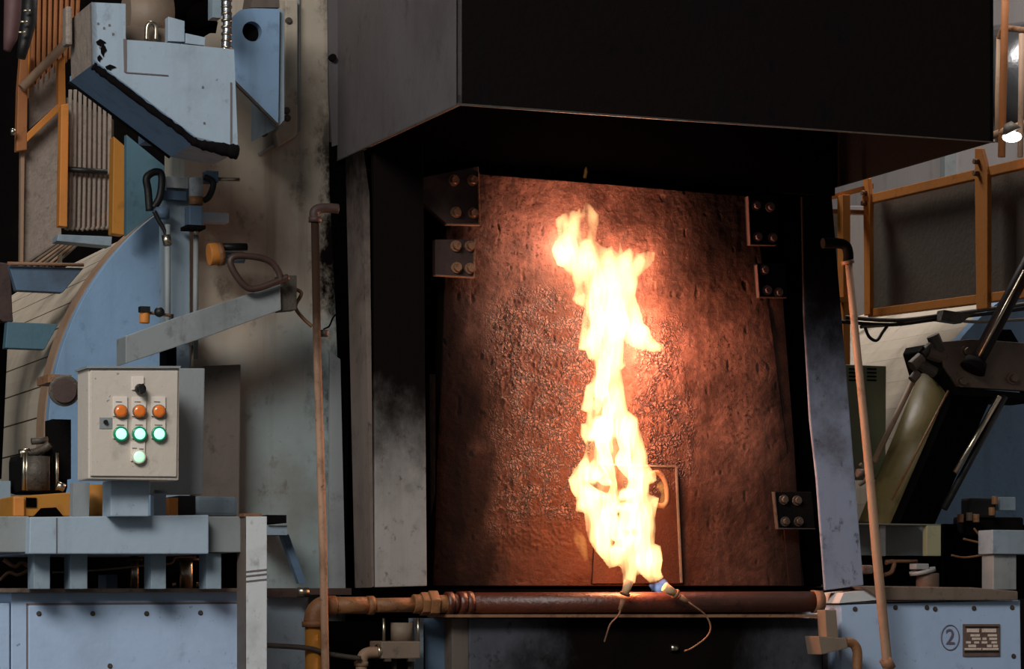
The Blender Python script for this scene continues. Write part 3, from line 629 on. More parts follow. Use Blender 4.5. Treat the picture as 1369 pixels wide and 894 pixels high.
c = Pd(141, 564, -1.129); B().tube([c, c-D*.006], .006, 10).build('lock_barrel', 'rub', bx)
# backing panel
bp = thing('backing_panel', 'blue-grey flat panel standing behind the control box', 'panel', Pd(255, 690, -.9))
B().poly([(200, 492), (274, 492), (271, 661), (200, 661)], -.9, .03).build('panel_sheet', 'boxside', bp, bevel=.003)
B().poly([(98, 645), (120, 645), (119, 690), (97, 690)], -.9, .04).build('leg', 'boxside', bp); B().poly([(206, 655), (222, 655), (222, 690), (206, 690)], -.9, .04).build('leg', 'blue', bp)
b = B(); b.tube([Pd(131, 690, -.8), Pd(131, 648, -.8)], .032, 24); T(b.build('yellow_drum', 'yellow'), 'yellow metal cylinder below the left of the control box', 'cylinder')
b = B(); b.rect(226, 665, 238, 690, -.8, .1); T(b.build('orange_block', 'orange'), 'narrow orange block right of the control box pedestal', 'block')
b = B(); b.rect(238, 662, 262, 690, -.7, .18); T(b.build('black_block', 'rub', bevel=.004), 'black block on the beam beside the orange block', 'block')
b = B(); b.rect(262, 663, 318, 690, -.55, .3); T(b.build('blue_housing', 'blue', bevel=.01), 'pale blue housing at the right end of the beam', 'housing')
yb = thing('orange_machine_block', 'orange machine block with dark slots at the left end of the beam', 'machine part', Pd(60, 690, -.6))
B().poly([(18, 663), (95, 658), (95, 690), (18, 690)], -.6, .2).build('body', 'yellow', yb, bevel=.004)
B().rect(35, 665, 49, 678, -.605, .01).build('slot', 'void', yb); B().poly([(45, 690), (55, 679), (75, 678), (85, 690)], -.605, .01).build('slot', 'void', yb)
B().rect(18, 664, 33, 690, -.615, .02).build('orange_lug', 'orange', yb, bevel=.004)
bpn = B(); bpn.rect(-30, 642, 14, 690, -.3, .1); T(bpn.build('blue_side_panel', 'blue'), 'blue panel at the left edge beside the orange block', 'panel')
pm = thing('valve_pump', 'dark grimy valve pump assembly left of the control box', 'pump', Pd(60, 660, -.5))
B().rect(24, 606, 92, 660, -.35, .15).build('body', 'black', pm, bevel=.02)
B().tube(PP([(48, 655), (48, 610)], -.5), .04, 16).build('barrel', 'grime', pm)
B().tube(PP([(26, 606), (40, 604)], -.5), .012, 10).build('lever', 'steel', pm)
for x in (32, 36, 76): B().tube(PP([(x, 655), (x, 605)], -.52), .005, 8).build('tie_rod', 'steel', pm)
B().tube(smooth_path(PP([(38, 606), (48, 604), (58, 600), (66, 594)], -.5)), .012, 10).build('pipe_arm', 'grime', pm)
B().tube(PP([(42, 590), (64, 588)], -.48), .010, 10).build('handle', 'grime', pm)
B().rect(60, 592, 72, 650, -.48, .05).build('valve_body', 'black', pm, bevel=.008)
B().tube(PP([(76, 648), (86, 652)], -.55), .012, 10).build('union', 'steel', pm)
hm = thing('hanging_motor', 'round dark motor half hidden behind the top left of the control box', 'motor', Pd(85, 560, -.5))
B().tube([Pd(86, 522, -.6), Pd(86, 522, -.45)], .045, 28).build('casing', 'grime', hm, bevel=.006)
B().tube([Pd(86, 522, -.61), Pd(86, 522, -.59)], .034, 28).build('face', 'burnt', hm)
B().rect(64, 500, 96, 512, -.5, .15).build('bracket', 'rust', hm); B().rect(70, 560, 95, 640, -.4, .1).build('base', 'black', hm)

# ------------------------------------------------------------------ blue drum with disc
dr = thing('rotary_drum', 'large rotary drum with pale blue end disc and cream cladding at left', 'drum', F(0, 0, 0)+Pd(431, FL, .6))
cc = Pd(431, 590, .62); 
def edge_r(px, py): return (Pd(px, py, .62)-cc).length
R_ = (edge_r(210, 285)+edge_r(75, 490)+edge_r(112, 400))/3
def ring(c, r, d0, d1, r2=None, seg=96):
    b = B(); b.tube([c+D*d0, c+D*d1], [r, r2 or r], seg); return b
def disc_poly(c, r, d0, t, a0, a1, n=40, ex=()):
    pts = [c+(U*math.cos(a)+Vector((0, 0, 1))*math.sin(a))*r+D*d0 for a in [a0+(a1-a0)*i/n for i in range(n+1)]]
    b = B(); b.pr(pts+[c+D*d0+e for e in ex], D*t); return b
disc_poly(cc, R_, 0, .05, math.radians(110), math.radians(250), 60).build('end_disc', 'disc', dr, bevel=.002)
disc_poly(cc, R_+.004, .05, .12, math.radians(110), math.radians(250), 60).build('rim_band', 'tan', dr, label='dull brown rim band')
ring(cc, R_*.97, .17, .26).build('grimy_groove', 'grime', dr)  # grimy ring set in behind the rim band
nst = 26
for k in range(nst):          # cladding staves
    a0 = math.radians(85+k*180/nst); a1 = math.radians(85+(k+1)*180/nst-.35); r0 = R_*.96
    pts = []
    for a in (a0, (a0+a1)/2, a1): pts.append(cc+(U*math.cos(a)+Vector((0, 0, 1))*math.sin(a))*r0+D*.26)
    for a in (a1, (a0+a1)/2, a0): pts.append(cc+(U*math.cos(a)+Vector((0, 0, 1))*math.sin(a))*(r0-.02)+D*.26)
    B().pr(pts, D*2.4).build('stave', 'cream', dr)
ring(cc, R_*.93, .26, 2.6).build('inner_shell', 'dark', dr)
# fittings on disc: hose, column
bc = thing('blue_column', 'narrow pale blue column with vertical tube right of the drum disc', 'column', Pd(238, FL, .2))
B().poly([(222, 237), (254, 237), (254, FL), (222, FL)], .16, .09).build('column_plate', 'blue', bc, bevel=.003)
B().rect(222, 235, 252, 252, .13, .03).build('clamp_block', 'post', bc, bevel=.002); B().rect(218, 254, 250, 268, .13, .03).build('clamp_block', 'dblue', bc, bevel=.002)
B().tube([Pd(224, 300, .08), Pd(224, 480, .08)], .009, 10).build('air_tube', 'boxside', bc)
B().tube(smooth_path(PP([(206, 282), (213, 296), (221, 310), (224, 325)], .08)), .007, 8).build('air_hose', 'rub', bc)
B().tube(PP([(222, 314), (224, 328)], .08), .014, 10).build('hose_fitting', 'steel', bc)
B().tube(smooth_path(PP([(200, 282), (198, 255), (196, 238), (206, 230), (216, 234), (214, 262), (205, 278)], .1)), .012, 10).build('cable_loop', 'rub', bc)
B().tube(PP([(216, 278), (216, 292)], .1), .025, 14).build('fitting', 'dblue', bc)
av = thing('air_valve', 'dark slate air valve with brass collar and long thin pipe on the shell', 'valve', Pd(262, 480, .12))
B().rect(253, 274, 271, 303, .06, .06).build('body', 'dblue', av, bevel=.004); B().rect(250, 300, 275, 306, .05, .08).build('base_flange', 'black', av)
B().tube(PP([(262, 263), (262, 274)], .1), .022, 14).build('brass_collar', 'ochre', av)
B().tube(PP([(262, 238), (262, 263)], .1), .022, 14).build('upper_tube', 'post', av)
B().tube(PP([(262, 306), (262, 314)], .1), .009, 10).build('fitting', 'steel', av)
B().tube(PP([(262, 312), (261, 480)], .12), .0085, 12).build('drain_pipe', 'boxside', av)
B().rect(271, 283, 306, 298, .17, .05).build('side_bracket', 'bluelt', av, bevel=.002)
B().tube(smooth_path(PP([(272, 236), (285, 244), (280, 262), (272, 268)], .1)), .010, 10).build('black_hose', 'rub', av)
B().tube(PP([(290, 239), (320, 240)], .12), .006, 8).build('rod', 'steel', av); B().rect(276, 228, 292, 244, .1, .05).build('rod_clamp', 'dblue', av)

# small orange solenoids
sc = thing('orange_capped_fitting', 'orange capped round fitting with black pin above the blue arm', 'fitting', Pd(288, 355, .05))
c = Pd(288, 339, .1); 
B().tube(PP([(279, 340), (294, 339)], .08), .035, 20).build('cap', 'orange', sc, bevel=.003); B().tube(PP([(290, 340), (297, 339)], .08), .037, 20).build('cap_ring', 'ochre', sc)
B().tube(PP([(294, 330), (330, 330)], .08), .012, 12).build('pin', 'rub', sc); B().tube(PP([(294, 344), (326, 344)], .12), .018, 12).build('sleeve', 'blue', sc)
s2 = thing('orange_knob_fitting', 'small orange knob with black ball on top of the arm near the column', 'fitting', Pd(195, 435, 0))
B().tube(PP([(193, 432), (194, 410)], -.02), .016, 16).build('knob', 'orange', s2, bevel=.003); B().rect(188, 409, 201, 417, -.04, .03).build('cap', 'rub', s2)
b = B(); b.bm.free(); b.bm = bmesh.new(); bmesh.ops.create_icosphere(b.bm, subdivisions=3, radius=.016, matrix=Matrix.Translation(Pd(213, 417, -.03))); b.build('ball', 'rub', s2, smooth=True)
B().tube(PP([(200, 418), (232, 422)], -.02), .005, 8).build('stem', 'rust', s2); B().tube(PP([(230, 420), (230, 462)], -.06), .004, 8).build('pin', 'rub', s2)

ar = thing('slanted_arm', 'blue-grey box section arm sloping up to the right above the control box', 'arm', Pd(280, 485, -.1))
B().poly([(168, 449), (233, 425), (375, 379), (376, 414), (280, 449), (168, 486)], -.1, .12).build('beam', 'boxside', ar, bevel=.003, label='main box section of the arm')
B().poly([(374, 368), (397, 368), (397, 414), (375, 416)], -.08, .06).build('end_block', 'grime', ar, bevel=.003)
B().poly([(222, 450), (236, 446), (236, 490), (222, 490)], .0, .08).build('hanger_post', 'black', ar)
B().rect(250, 425, 275, 440, .0, .25).build('wall_bracket', 'dblue', ar)
B().tube(PP([(257, 462), (257, 490)], -.02), .004, 8).build('chain_end', 'steel', ar)
b = B(); b.tube(smooth_path(PP([(385, 370), (366, 378), (340, 386), (326, 381), (312, 362), (308, 348), (318, 342), (345, 344), (362, 350), (372, 362), (376, 374)], -.13)), .0105, 12)
T(b.build('rubber_hose_loop', 'hose'), 'brown rubber hose loop hanging at the tip of the arm', 'hose')
b = B(); b.tube(smooth_path(PP([(392, 386), (403, 392), (395, 410), (405, 425), (417, 436)], .0)), .006, 8); T(b.build('rusty_stay', 'rust'), 'short rusty stay from the arm tip to the thin riser pipe', 'rod')

# ------------------------------------------------------------------ hopper top left
hp = thing('blue_hopper', 'pale blue steel hopper with slanted dark underside at top left', 'hopper', Pd(210, 225, -.2))
B().poly([(122, 3), (168, 5), (168, 53), (225, 57), (313, 66), (318, 195), (309, 205), (262, 190), (124, 86)], -.5, .02).build('front_plate', 'bluelt', hp)
b = B(); pts = [Pd(122, 3, -.5), Pd(124, 86, -.5), Pd(124, 86, -.5)+D*.28, Pd(122, 3, -.5)+D*.28]; b.pr(pts, U*.015); b.build('left_plate', 'panelgrey', hp, label='grimy grey left flank')
a = [Pd(124, 86, -.5), Pd(262, 190, -.5)]; off = D*.30; b = B(); b.pr([a[0], a[1], a[1]+off, a[0]+off], Vector((0, 0, .015))); b.build('sloped_bottom', 'disc', hp)  # different blue stands in for floor light reflected on the underside
a = [Pd(262, 190, -.5), Pd(318, 203, -.5)]; b = B(); b.pr([a[0], a[1], a[1]+off*.9, a[0]+off], Vector((0, 0, .015))); b.build('lower_bottom', 'blue', hp)
b = B(); wp = smooth_path(PP([(124, 88), (150, 107), (200, 145), (240, 174), (262, 191), (290, 198), (318, 204)], -.505), 8)
b.tube(wp, [.011+.006*mn.noise(Vector((i*.7, 0, 0)))+.012*max(0, (i-30)/18) for i in range(len(wp))], 7); b.build('weld_edge', 'black', hp)
for x, y, a_, b_ in ((134, 57, 8, 5), (138, 67, 5, 9), (147, 90, 9, 4), (133, 78, 4, 5)):
    B().poly([(x-a_*.7, y-b_*.3), (x, y-b_), (x+a_*.5, y-b_*.6), (x+a_, y), (x+a_*.3, y+b_*.4), (x+a_*.1, y+b_), (x-a_*.5, y+b_*.5)], -.503, .004).build('chip_mark', 'black', hp)
b = B(); b.tube([p_+D*.3 for p_ in PP([(124, 86), (262, 190)], -.5)], .007, 6); b.build('weld_edge', 'black', hp)
B().poly([(165, 52), (169, 52), (169, 96), (166, 96)], -.503, .003).build('seam', 'ink', hp); B().poly([(168, 96), (225, 100), (225, 101.5), (168, 97.5)], -.503, .003).build('seam', 'ink', hp)
B().poly([(308, 110), (310, 110), (310, 196), (308, 196)], -.503, .003).build('seam', 'ink', hp)
B().poly([(225, 22), (247, 28), (247, 56), (225, 55)], -.46, .04).build('upstand', 'bluelt', hp, bevel=.002); B().poly([(248, 44), (275, 50), (274, 61), (248, 58)], -.46, .04).build('upstand', 'bluelt', hp, bevel=.002)
for x, y in ((130, 30), (138, 36), (145, 32), (150, 44), (133, 62), (137, 70), (270, 115), (272, 163)): B().rect(x, y, x+2.5, y+3, -.502, .004).build('chip_mark', 'ink', hp)
B().rect(88, 8, 97, 60, -.3, .05).build('left_fin', 'panelgrey', hp, bevel=.006)
B().rect(262, 80, 300, 150, -.45, .7).build('support_arm', 'dblue', hp)
rl = thing('hopper_roller', 'brown metal roller lying in the top of the blue hopper', 'roller', Pd(197, 50, -.3))
B().tube(PP([(168, 20), (226, 24)], -.3), .07, 32).build('roll', 'beigebox', rl); B().rect(168, 34, 226, 60, -.38, .04).build('cover', 'slab', rl)
B().tube(smooth_path(PP([(196, 54), (197, 36), (202, 31), (208, 36), (208, 54)], -.42)), .007, 8).build('shackle', 'steel', rl)
rg = B()
for k in range(14):
    x = 228+random.uniform(0, 62); y = random.uniform(-30, 36); q = Pd(x, y, -.2+random.uniform(0, .2)); r_ = random.uniform(.04, .07)
    bmesh.ops.create_icosphere(rg.bm, subdivisions=2, radius=r_, matrix=Matrix.Translation(q))
for v in rg.bm.verts: v.co += Vector((mn.noise(v.co*30), mn.noise(v.co*30+Vector((5, 0, 0))), mn.noise(v.co*30+Vector((0, 5, 0)))))*.02
T(rg.build('rag_bundle', 'void', smooth=True), 'black matted bundle heaped behind the hopper rim', 'bundle')
ub_ = thing('upper_blue_plate', 'narrow blue upright and shiny ribbed hose beside the lug plate', 'hose', Pd(300, 95, -.3))
B().tube(smooth_path(PP([(303, -30), (303, 10), (304, 30), (302, 60), (298, 80), (291, 92)], -.42)), [.014]*30+[.012]*1 if False else .0135, 12).build('ribbed_hose', 'foil', ub_)
for y in range(-10, 80, 9): B().tube(PP([(303, y), (303, y+3)], -.42), .0165, 12).build('hose_rib', 'steel', ub_)
B().rect(284, -40, 296, 24, -.35, .05).build('blue_upright', 'blue', ub_)
ub_.name = 'ribbed_hose_mount'
lg = thing('lifting_lug', 'blue triangular lifting lug plate with a round hole', 'lug', Pd(345, 165, -.15))
def lug():
    pts = [(306, 99), (305, 40), (310, 24), (322, 13), (338, 11), (374, 12), (372, 166)]
    a = PP(pts, -.18); c = Pd(337, 42, -.18); r_ = 13/425
    bm = bmesh.new(); n = len(a); ov = [bm.verts.new(p_) for p_ in a]; hv = [bm.verts.new(c+(U*math.cos(t)+Vector((0, 0, 1))*math.sin(t))*r_) for t in [2*math.pi*i/28 for i in range(28)]]
    es = [bm.edges.new((ov[i], ov[(i+1) % n])) for i in range(n)]+[bm.edges.new((hv[i], hv[(i+1) % 28])) for i in range(28)]
    r = bmesh.ops.triangle_fill(bm, use_beauty=True, use_dissolve=False, edges=es)
    fs = [f for f in bm.faces]; ex = bmesh.ops.extrude_face_region(bm, geom=fs)
    bmesh.ops.translate(bm, verts=[v for v in ex['geom'] if isinstance(v, bmesh.types.BMVert)], vec=D*.035)
    b = B(); b.bm.free(); b.bm = bm; return b
lug().build('lug_plate', 'disc', lg)
B().tube([Pd(337, 42, -.14), Pd(337, 42, -.11)], .036, 24).build('bore_shade_disc', 'black', lg)  # added near-black disc stands in for shade inside the lug hole
B().poly([(374, 14), (380, 14), (380, 160), (372, 170)], -.16, .3).build('side_flange', 'blue', lg)
B().tube(smooth_path(PP([(306, 102), (340, 136), (371, 167)], -.19)), .005, 6).build('weld_edge', 'grime', lg)
B().poly([(340, -20), (372, -20), (374, 10), (335, 10)], -.1, .1).build('top_saddle', 'brownpanel', lg)

# ------------------------------------------------------------------ far left: orange guard, rods, ladder
og = thing('orange_slat_guard', 'orange-brown vertical slat guard with diagonal handrail at top left', 'guard', Pd(60, 330, 1.4))
for k in range(9):
    x = 42+k*7.6; yb_ = 123-k*7.5
    B().poly([(x+1.5, -50), (x+6.2, -50), (x+4.6-k*.3+.0, yb_+4), (x-1-k*.3, yb_+9)], 1.4-.0*(k % 2), .035).build('slat', 'corr', og, bevel=.004)
B().poly([(30, -50), (112, -50), (90, 70), (30, 140)], 1.45, .02).build('backing_sheet', 'orange', og)
B().tube(PP([(29, 118), (84, 62), (90, 56)], 1.3), .016, 12).build('handrail', 'tan', og)
B().poly([(28, 70), (38, 66), (36, 200), (22, 202), (24, 120)], 1.33, .04).build('post', 'corr', og, bevel=.003)
B().poly([(78, 80), (87, 74), (88, 140), (78, 146)], 1.33, .04).build('post', 'orange', og, bevel=.003)
B().poly([(40, 120), (78, 82), (78, 138), (40, 172)], 1.4, .02).build('grey_panel', 'panelgrey', og)
B().poly([(36, 178), (78, 138), (80, 148), (36, 190)], 1.33, .03).build('bottom_rail', 'orange', og, bevel=.003)
B().poly([(32, 192), (80, 148), (82, 325), (30, 356)], 1.4, .02).build('mesh_panel', 'panelgrey', og, label='brown-grey perforated panel')
B().poly([(28, 200), (33, 196), (31, 356), (27, 356)], 1.37, .03).build('edge_strip', 'tan', og)
c = Pd(20, 176, 1.3); B().tube([c, Pd(14, 176, 1.3)], .012, 10).build('bolt', 'steel', og)
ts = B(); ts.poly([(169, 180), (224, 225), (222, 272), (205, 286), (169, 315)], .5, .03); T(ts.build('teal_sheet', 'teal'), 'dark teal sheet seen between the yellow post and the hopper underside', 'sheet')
pr_ = thing('pipe_rack', 'rack of slim grey vertical tubes between orange posts at left', 'pipe rack', Pd(120, 328, 1.1))
B().poly([(82, 140), (92, 138), (90, 303), (79, 302)], 1.05, .05).build('post', 'orange', pr_, bevel=.003)
B().poly([(152, 182), (167, 195), (166, 314), (150, 312)], 1.0, .06).build('post', 'yellow', pr_, bevel=.003)
for k in range(9):
    x = 93+k*6.6; y1 = 308-abs(k-3)*.4; B().tube(PP([(x+1, 120), (x, 250), (x-1, y1-4), (x-4, y1)], 1.12), .0065, 8).build('tube', 'panelgrey', pr_)
B().poly([(90, 130), (152, 160), (152, 306), (88, 306)], 1.2, .02).build('backing_sheet', 'slab', pr_)
B().tube(PP([(89, 226), (143, 230)], 1.09), .010, 8).build('clamp_bar', 'rub', pr_)
B().poly([(118, 305), (150, 277), (151, 287), (126, 307)], 1.14, .02).build('diagonal_brace', 'orange', pr_)
B().poly([(78, 313), (150, 316), (149, 329), (76, 322)], 1.0, .08).build('sill', 'blue', pr_, bevel=.003)
dc = thing('diagonal_conduits', 'bundle of thin diagonal conduits sloping down left under the rack', 'conduits', Pd(60, 350, 1.2))
for k in range(6):
    x = 80+k*5; B().tube(PP([(x, 322+k*.6), (28+k*8.5, 356)], 1.15), .005, 8).build('conduit', 'tan' if k in (2, 4) else 'slab', dc)
B().rect(79, 340, 83, 354, 1.1, .02).build('clip', 'steel', dc)
hc = thing('hanging_lagging', 'dusty pink hanging lagged duct at the top left corner', 'duct', Pd(15, 70, 1.0))
b = B(); b.tube(PP([(20, -40), (17, 20), (14, 50), (9, 68)], 1.0), [.035, .03, .024, .012], 14); b.build('duct_body', 'pinkcloth', hc)
b = B(); b.tube(PP([(42, -40), (38, 30), (32, 60), (28, 78)], .95), [.028, .026, .02, .015], 12); hb = b.build('black_hose', 'rub', hc)
for x, y in ((36, 14), (32, 29), (29, 43)): B().tube(PP([(x-4.5, y), (x+4.5, y+.6)], .90), .0045, 8).build('metal_clip', 'steel', hc)
lf = thing('crossbar_frame', 'dark blue crossbars on a grimy upright in front of the cream drum', 'frame', Pd(20, 690, .75))
B().poly([(-8, 350), (14, 352), (17, 420), (18, 430), (4, 430), (-8, 420)], .95, .06).build('upright', 'burnt', lf, bevel=.004)
B().poly([(-20, 350), (12, 420), (2, 640), (-20, 640)], 1.1, .05).build('dark_back', 'void', lf)
B().poly([(12, 355), (112, 358), (84, 391), (22, 388)], .92, .05).build('crossbar', 'dblue', lf, bevel=.003)
B().poly([(10, 430), (78, 433), (60, 467), (7, 465)], .92, .05).build('crossbar', 'teal', lf, bevel=.003)
B().tube(PP([(10, 352), (112, 354)], .9), .006, 8).build('top_lip', 'rust', lf)

# ------------------------------------------------------------------ right side: walkway frame, wall kit, tank, cylinder
wf = thing('mesh_guard_frame', 'orange steel frame with dark mesh screens along the right side', 'guard rail', Pu(1240, 430, 2.6))
uu = 2.6
B().polyu([(1163, 272), (1369, 217), (1480, 188), (1480, 357), (1369, 386), (1163, 415)], uu+.05, .01).build('mesh_screen', 'mesh', wf)
B().polyu([(1152, 262), (1380, 208), (1480, 183), (1480, 196), (1380, 222), (1152, 274)], uu-.02, .03).build('top_rail', 'orange', wf, bevel=.003)
B().polyu([(1160, 413), (1369, 385), (1480, 358), (1480, 371), (1369, 398), (1160, 424)], uu-.02, .03).build('bottom_rail', 'orange', wf, bevel=.003)
B().polyu([(1303, 198), (1311, 198), (1320, 232), (1320, 412), (1305, 414), (1303, 238)], uu-.03, .018).build('post', 'orange', wf, bevel=.003)
B().polyu([(1154, 238), (1160, 238), (1163, 270), (1163, 420), (1155, 422), (1154, 278)], uu-.03, .018).build('post', 'orange', wf, bevel=.003)
for p_ in ((1308, 216), (1308, 232), (1158, 258), (1158, 272)):
    c = Pu(*p_, uu-.03); B().tube([c, c-U*.02], .01, 8).build('bolt', 'rust', wf)
gf = thing('far_guard_frame', 'narrow orange railing section beyond the riser pipe', 'railing', Pd(1130, 500, 1.5))
B().poly([(1104, 262), (1168, 245), (1168, 252), (1104, 269)], 1.5, .04).build('top_rail', 'orange', gf); B().poly([(1104, 279), (1160, 281), (1160, 286), (1104, 285)], 1.5, .04).build('mid_rail', 'corr', gf)
B().poly([(1127, 260), (1137, 260), (1137, 500), (1128, 500)], 1.45, .05).build('post', 'orange', gf, bevel=.003); B().poly([(1112, 280), (1124, 280), (1124, 500), (1112, 500)], 1.7, .03).build('rear_sheet', 'slab', gf)  # rear sheet is brown and stands behind the post
B().poly([(1112, 398), (1135, 396), (1135, 403), (1112, 404)], 1.43, .04).build('cross_tie', 'orange', gf)
ws = B(); ws.poly([(1136, 275), (1156, 275), (1156, 420), (1138, 425)], 2.2, .05); T(ws.build('white_upright', 'wallr', bevel=.003), 'white upright strip between the two orange posts', 'post')
cr = thing('cable_run', 'bundle of dark cables sagging below the orange guard frame', 'cables', Pd(1240, 440, .9))
for k, (pts, r_) in enumerate((([(1130, 424), (1200, 428), (1270, 420), (1330, 412), (1400, 402)], .008), ([(1125, 430), (1190, 434), (1250, 427), (1330, 418), (1400, 408)], .007), ([(1150, 437), (1200, 433), (1262, 424), (1300, 430), (1400, 425)], .006))):
    B().tube(smooth_path(PP(pts, .9)), r_, 8).build('cable', ['grime', 'rub', 'panelgrey'][k], cr)
B().poly([(1262, 414), (1300, 420), (1285, 432), (1258, 428)], .85, .05).build('clamp', 'grime', cr)
B().tube(smooth_path(PP([(1156, 436), (1162, 450), (1172, 455), (1180, 444), (1186, 436)], .9)), .006, 8).build('cable', 'rub', cr)
rr = thing('tubular_railing', 'thin tan tubular handrail and posts at the upper right edge', 'railing', Pu(1350, 200, 4.0))
B().tube([Pu(1345, -60, 4.), Pu(1343, 40, 4.), Pu(1339, 210, 4.)], .018, 10).build('post', 'corr', rr)
B().tube([Pu(1336, 50, 4.05), Pu(1334, 130, 4.05), Pu(1334, 190, 4.05)], .014, 10).build('post', 'tan', rr)
B().tube(smooth_path([Pu(1336, 52, 4.05), Pu(1340, 40, 4.05), Pu(1348, 38, 4.05), Pu(1400, 44, 4.05)]), .014, 10).build('hoop', 'rust', rr)
B().tube([Pu(1325, 182, 4.), Pu(1369, 166, 4.), Pu(1420, 150, 4.)], .018, 10).build('handrail', 'tan', rr)
B().tube([Pu(1366, 45, 3.9), Pu(1364, 210, 3.9)], .013, 10).build('post', 'tan', rr)
dk = thing('duct_pipe', 'shiny grey ventilation duct behind the tubular railing', 'duct', Pu(1365, 150, 5.0))
B().tube([Pu(1331, 110, 5.2)-Vector((0, 0, 0)), Pu(1450, 100, 5.2)], .30, 32).build('duct_body', 'foil', dk)
lm = thing('bay_lamp', 'small bright white lamp shining at the upper right edge', 'lamp', Pu(1353, 183, 3.8))
b = B(); c = Pu(1353, 183, 3.8); bmesh.ops.create_icosphere(b.bm, subdivisions=3, radius=.042, matrix=Matrix.Translation(c) @ Matrix.Diagonal((1, 1, .55, 1))); b.build('bulb', 'lamp', lm, smooth=True)
B().tube([c+Vector((0, 0, .02)), c+Vector((-.02, 0, .06))], [.045, .02], 16).build('shade', 'grime', lm)
tk = thing('far_rotary_drum', 'white clad drum with dark blue end disc behind the hydraulic cylinder', 'drum', Pd(1490, FL, 1.0))
c2 = Pd(1490, 668, 1.1); r2 = (Pd(1214, 690, 1.1)-c2).length
disc_poly(c2, r2, 0, .06, math.radians(95), math.radians(230), 60).build('end_disc', 'disc', tk)
for k in range(20):
    a0 = math.radians(85+k*8); a1 = a0+math.radians(7.95); pts = []
    for a in (a0, (a0+a1)/2, a1): pts.append(c2+(U*math.cos(a)+Vector((0, 0, 1))*math.sin(a))*r2*.99+D*.06)
    for a in (a1, (a0+a1)/2, a0): pts.append(c2+(U*math.cos(a)+Vector((0, 0, 1))*math.sin(a))*(r2*.99-.02)+D*.06)
    B().pr(pts, D*2.2).build('stave', 'cream', tk)
ring(c2, r2*.95, .06, 2.3).build('inner_shell', 'dark', tk)
gb = thing('vented_box', 'sage green steel box with two louvre vents behind the slanting pipe', 'electrical box', Pd(1158, 620, .6))
B().poly([(1131, 487), (1185, 489), (1184, 640), (1131, 640)], .6, .12).build('body', 'gbox', gb, bevel=.004)
for x0 in (1136, 1160):
    for k in range(4): B().rect(x0, 492+k*5, x0+12, 494.2+k*5, .594, .01).build('vent_slot', 'void', gb)
hy = thing('hydraulic_cylinder', 'olive hydraulic cylinder slanting up to the right with oily square head', 'hydraulic cylinder', Pd(1200, 760, .2))
hd0 = .5
ax0 = Pd(1264, 512, hd0); ax1 = Pd(1182, 712, hd0); 
B().tube([ax0, ax1], .10, 40).build('barrel', 'olive', hy)
B().poly([(1276, 528), (1326, 530), (1250, 700), (1202, 700)], hd0-.16, .1).build('barrel_shade_plate', 'void', hy)  # near-black plate stands in for the shaded right side of the barrel
B().poly([(1256, 457), (1300, 453), (1369, 458), (1400, 500), (1400, 524), (1280, 517), (1262, 490)], hd0-.16, .04).build('head_plate', 'brownhead', hy, bevel=.004)
B().poly([(1256, 457), (1280, 517), (1400, 528), (1400, 536), (1278, 530), (1262, 500), (1252, 466)], hd0-.15, .25).build('head_block', 'black', hy, bevel=.004)
B().tube(PP([(1302, 490), (1384, 335), (1420, 268)], hd0-.22), .028, 20).build('piston_rod', 'rub', hy)
B().tube(PP([(1308, 478), (1369, 362)], hd0-.245), .006, 8).build('rod_highlight_tube', 'steel', hy)
B().tube(PP([(1300, 494), (1306, 482)], hd0-.22), [.048, .04], 24).build('gland', 'black', hy)
bolts(hy, [(1284, 510), (1352, 506), (1290, 470)], hd0-.16, .014, .03, 'brownhead')
B().tube(PP([(1225, 500), (1168, 618)], hd0-.12), .010, 10).build('tie_rod', 'tan', hy); B().tube(PP([(1268, 522), (1192, 668)], hd0-.14), .004, 8).build('tie_rod', 'ochre', hy)
B().tube(PP([(1336, 530), (1276, 632)], hd0-.2), .010, 10).build('tie_rod', 'steel', hy); B().tube(PP([(1343, 530), (1262, 680)], hd0-.17), .013, 10).build('tie_rod', 'rub', hy)
B().poly([(1335, 440), (1352, 440), (1400, 520), (1400, 545), (1380, 540)], hd0-.1, .05).build('clevis', 'black', hy, bevel=.004)
for (x, y, x2, y2, r_, m_) in ((1219, 490, 1232, 478, .022, 'brownhead'), (1226, 484, 1250, 498, .020, 'grime'), (1232, 474, 1246, 462, .018, 'grime'), (1240, 470, 1262, 478, .024, 'brownhead'), (1247, 448, 1256, 470, .024, 'grime'), (1230, 466, 1236, 470, .014, 'black'), (1219, 508, 1227, 498, .016, 'brownhead')):
    B().tube(PP([(x, y), (x2, y2)], hd0-.14), r_, 12).build('port_fitting', m_, hy, bevel=.002)

# right equipment cabinet
rc = thing('numbered_cabinet', 'pale blue cabinet marked with a circled 2 at bottom right', 'cabinet', Pd(1250, FL, 0))
B().poly([(1124, 808), (1364, 802), (1372, FL), (1134, FL)], -.1, .5).build('body', 'cab', rc, bevel=.004)
B().poly([(1128, 792), (1180, 787), (1180, 801), (1122, 806)], -.11, .5).build('top_edge', 'post', rc)
B().poly([(1150, 783), (1300, 785), (1361, 790), (1361, 802), (1180, 802)], -.13, .5).build('top_slab', 'slab', rc, bevel=.004, label='brown stained top slab')
bolts(rc, [(1143, 814), (1197, 812), (1239, 812), (1250, 814), (1302, 813), (1353, 812), (1355, 877)], -.1, .006, .005, 'grime')
cn = Pd(1270, 852, -.1); rb = B(); n_ = 40
rb.tube([cn-D*.002+(U*math.cos(2*math.pi*i/n_)*.034+Vector((0, 0, 1))*math.sin(2*math.pi*i/n_)*.042) for i in range(n_+1)], .0018, 6, cap=False)
rb.build('circle_mark', 'purple', rc)
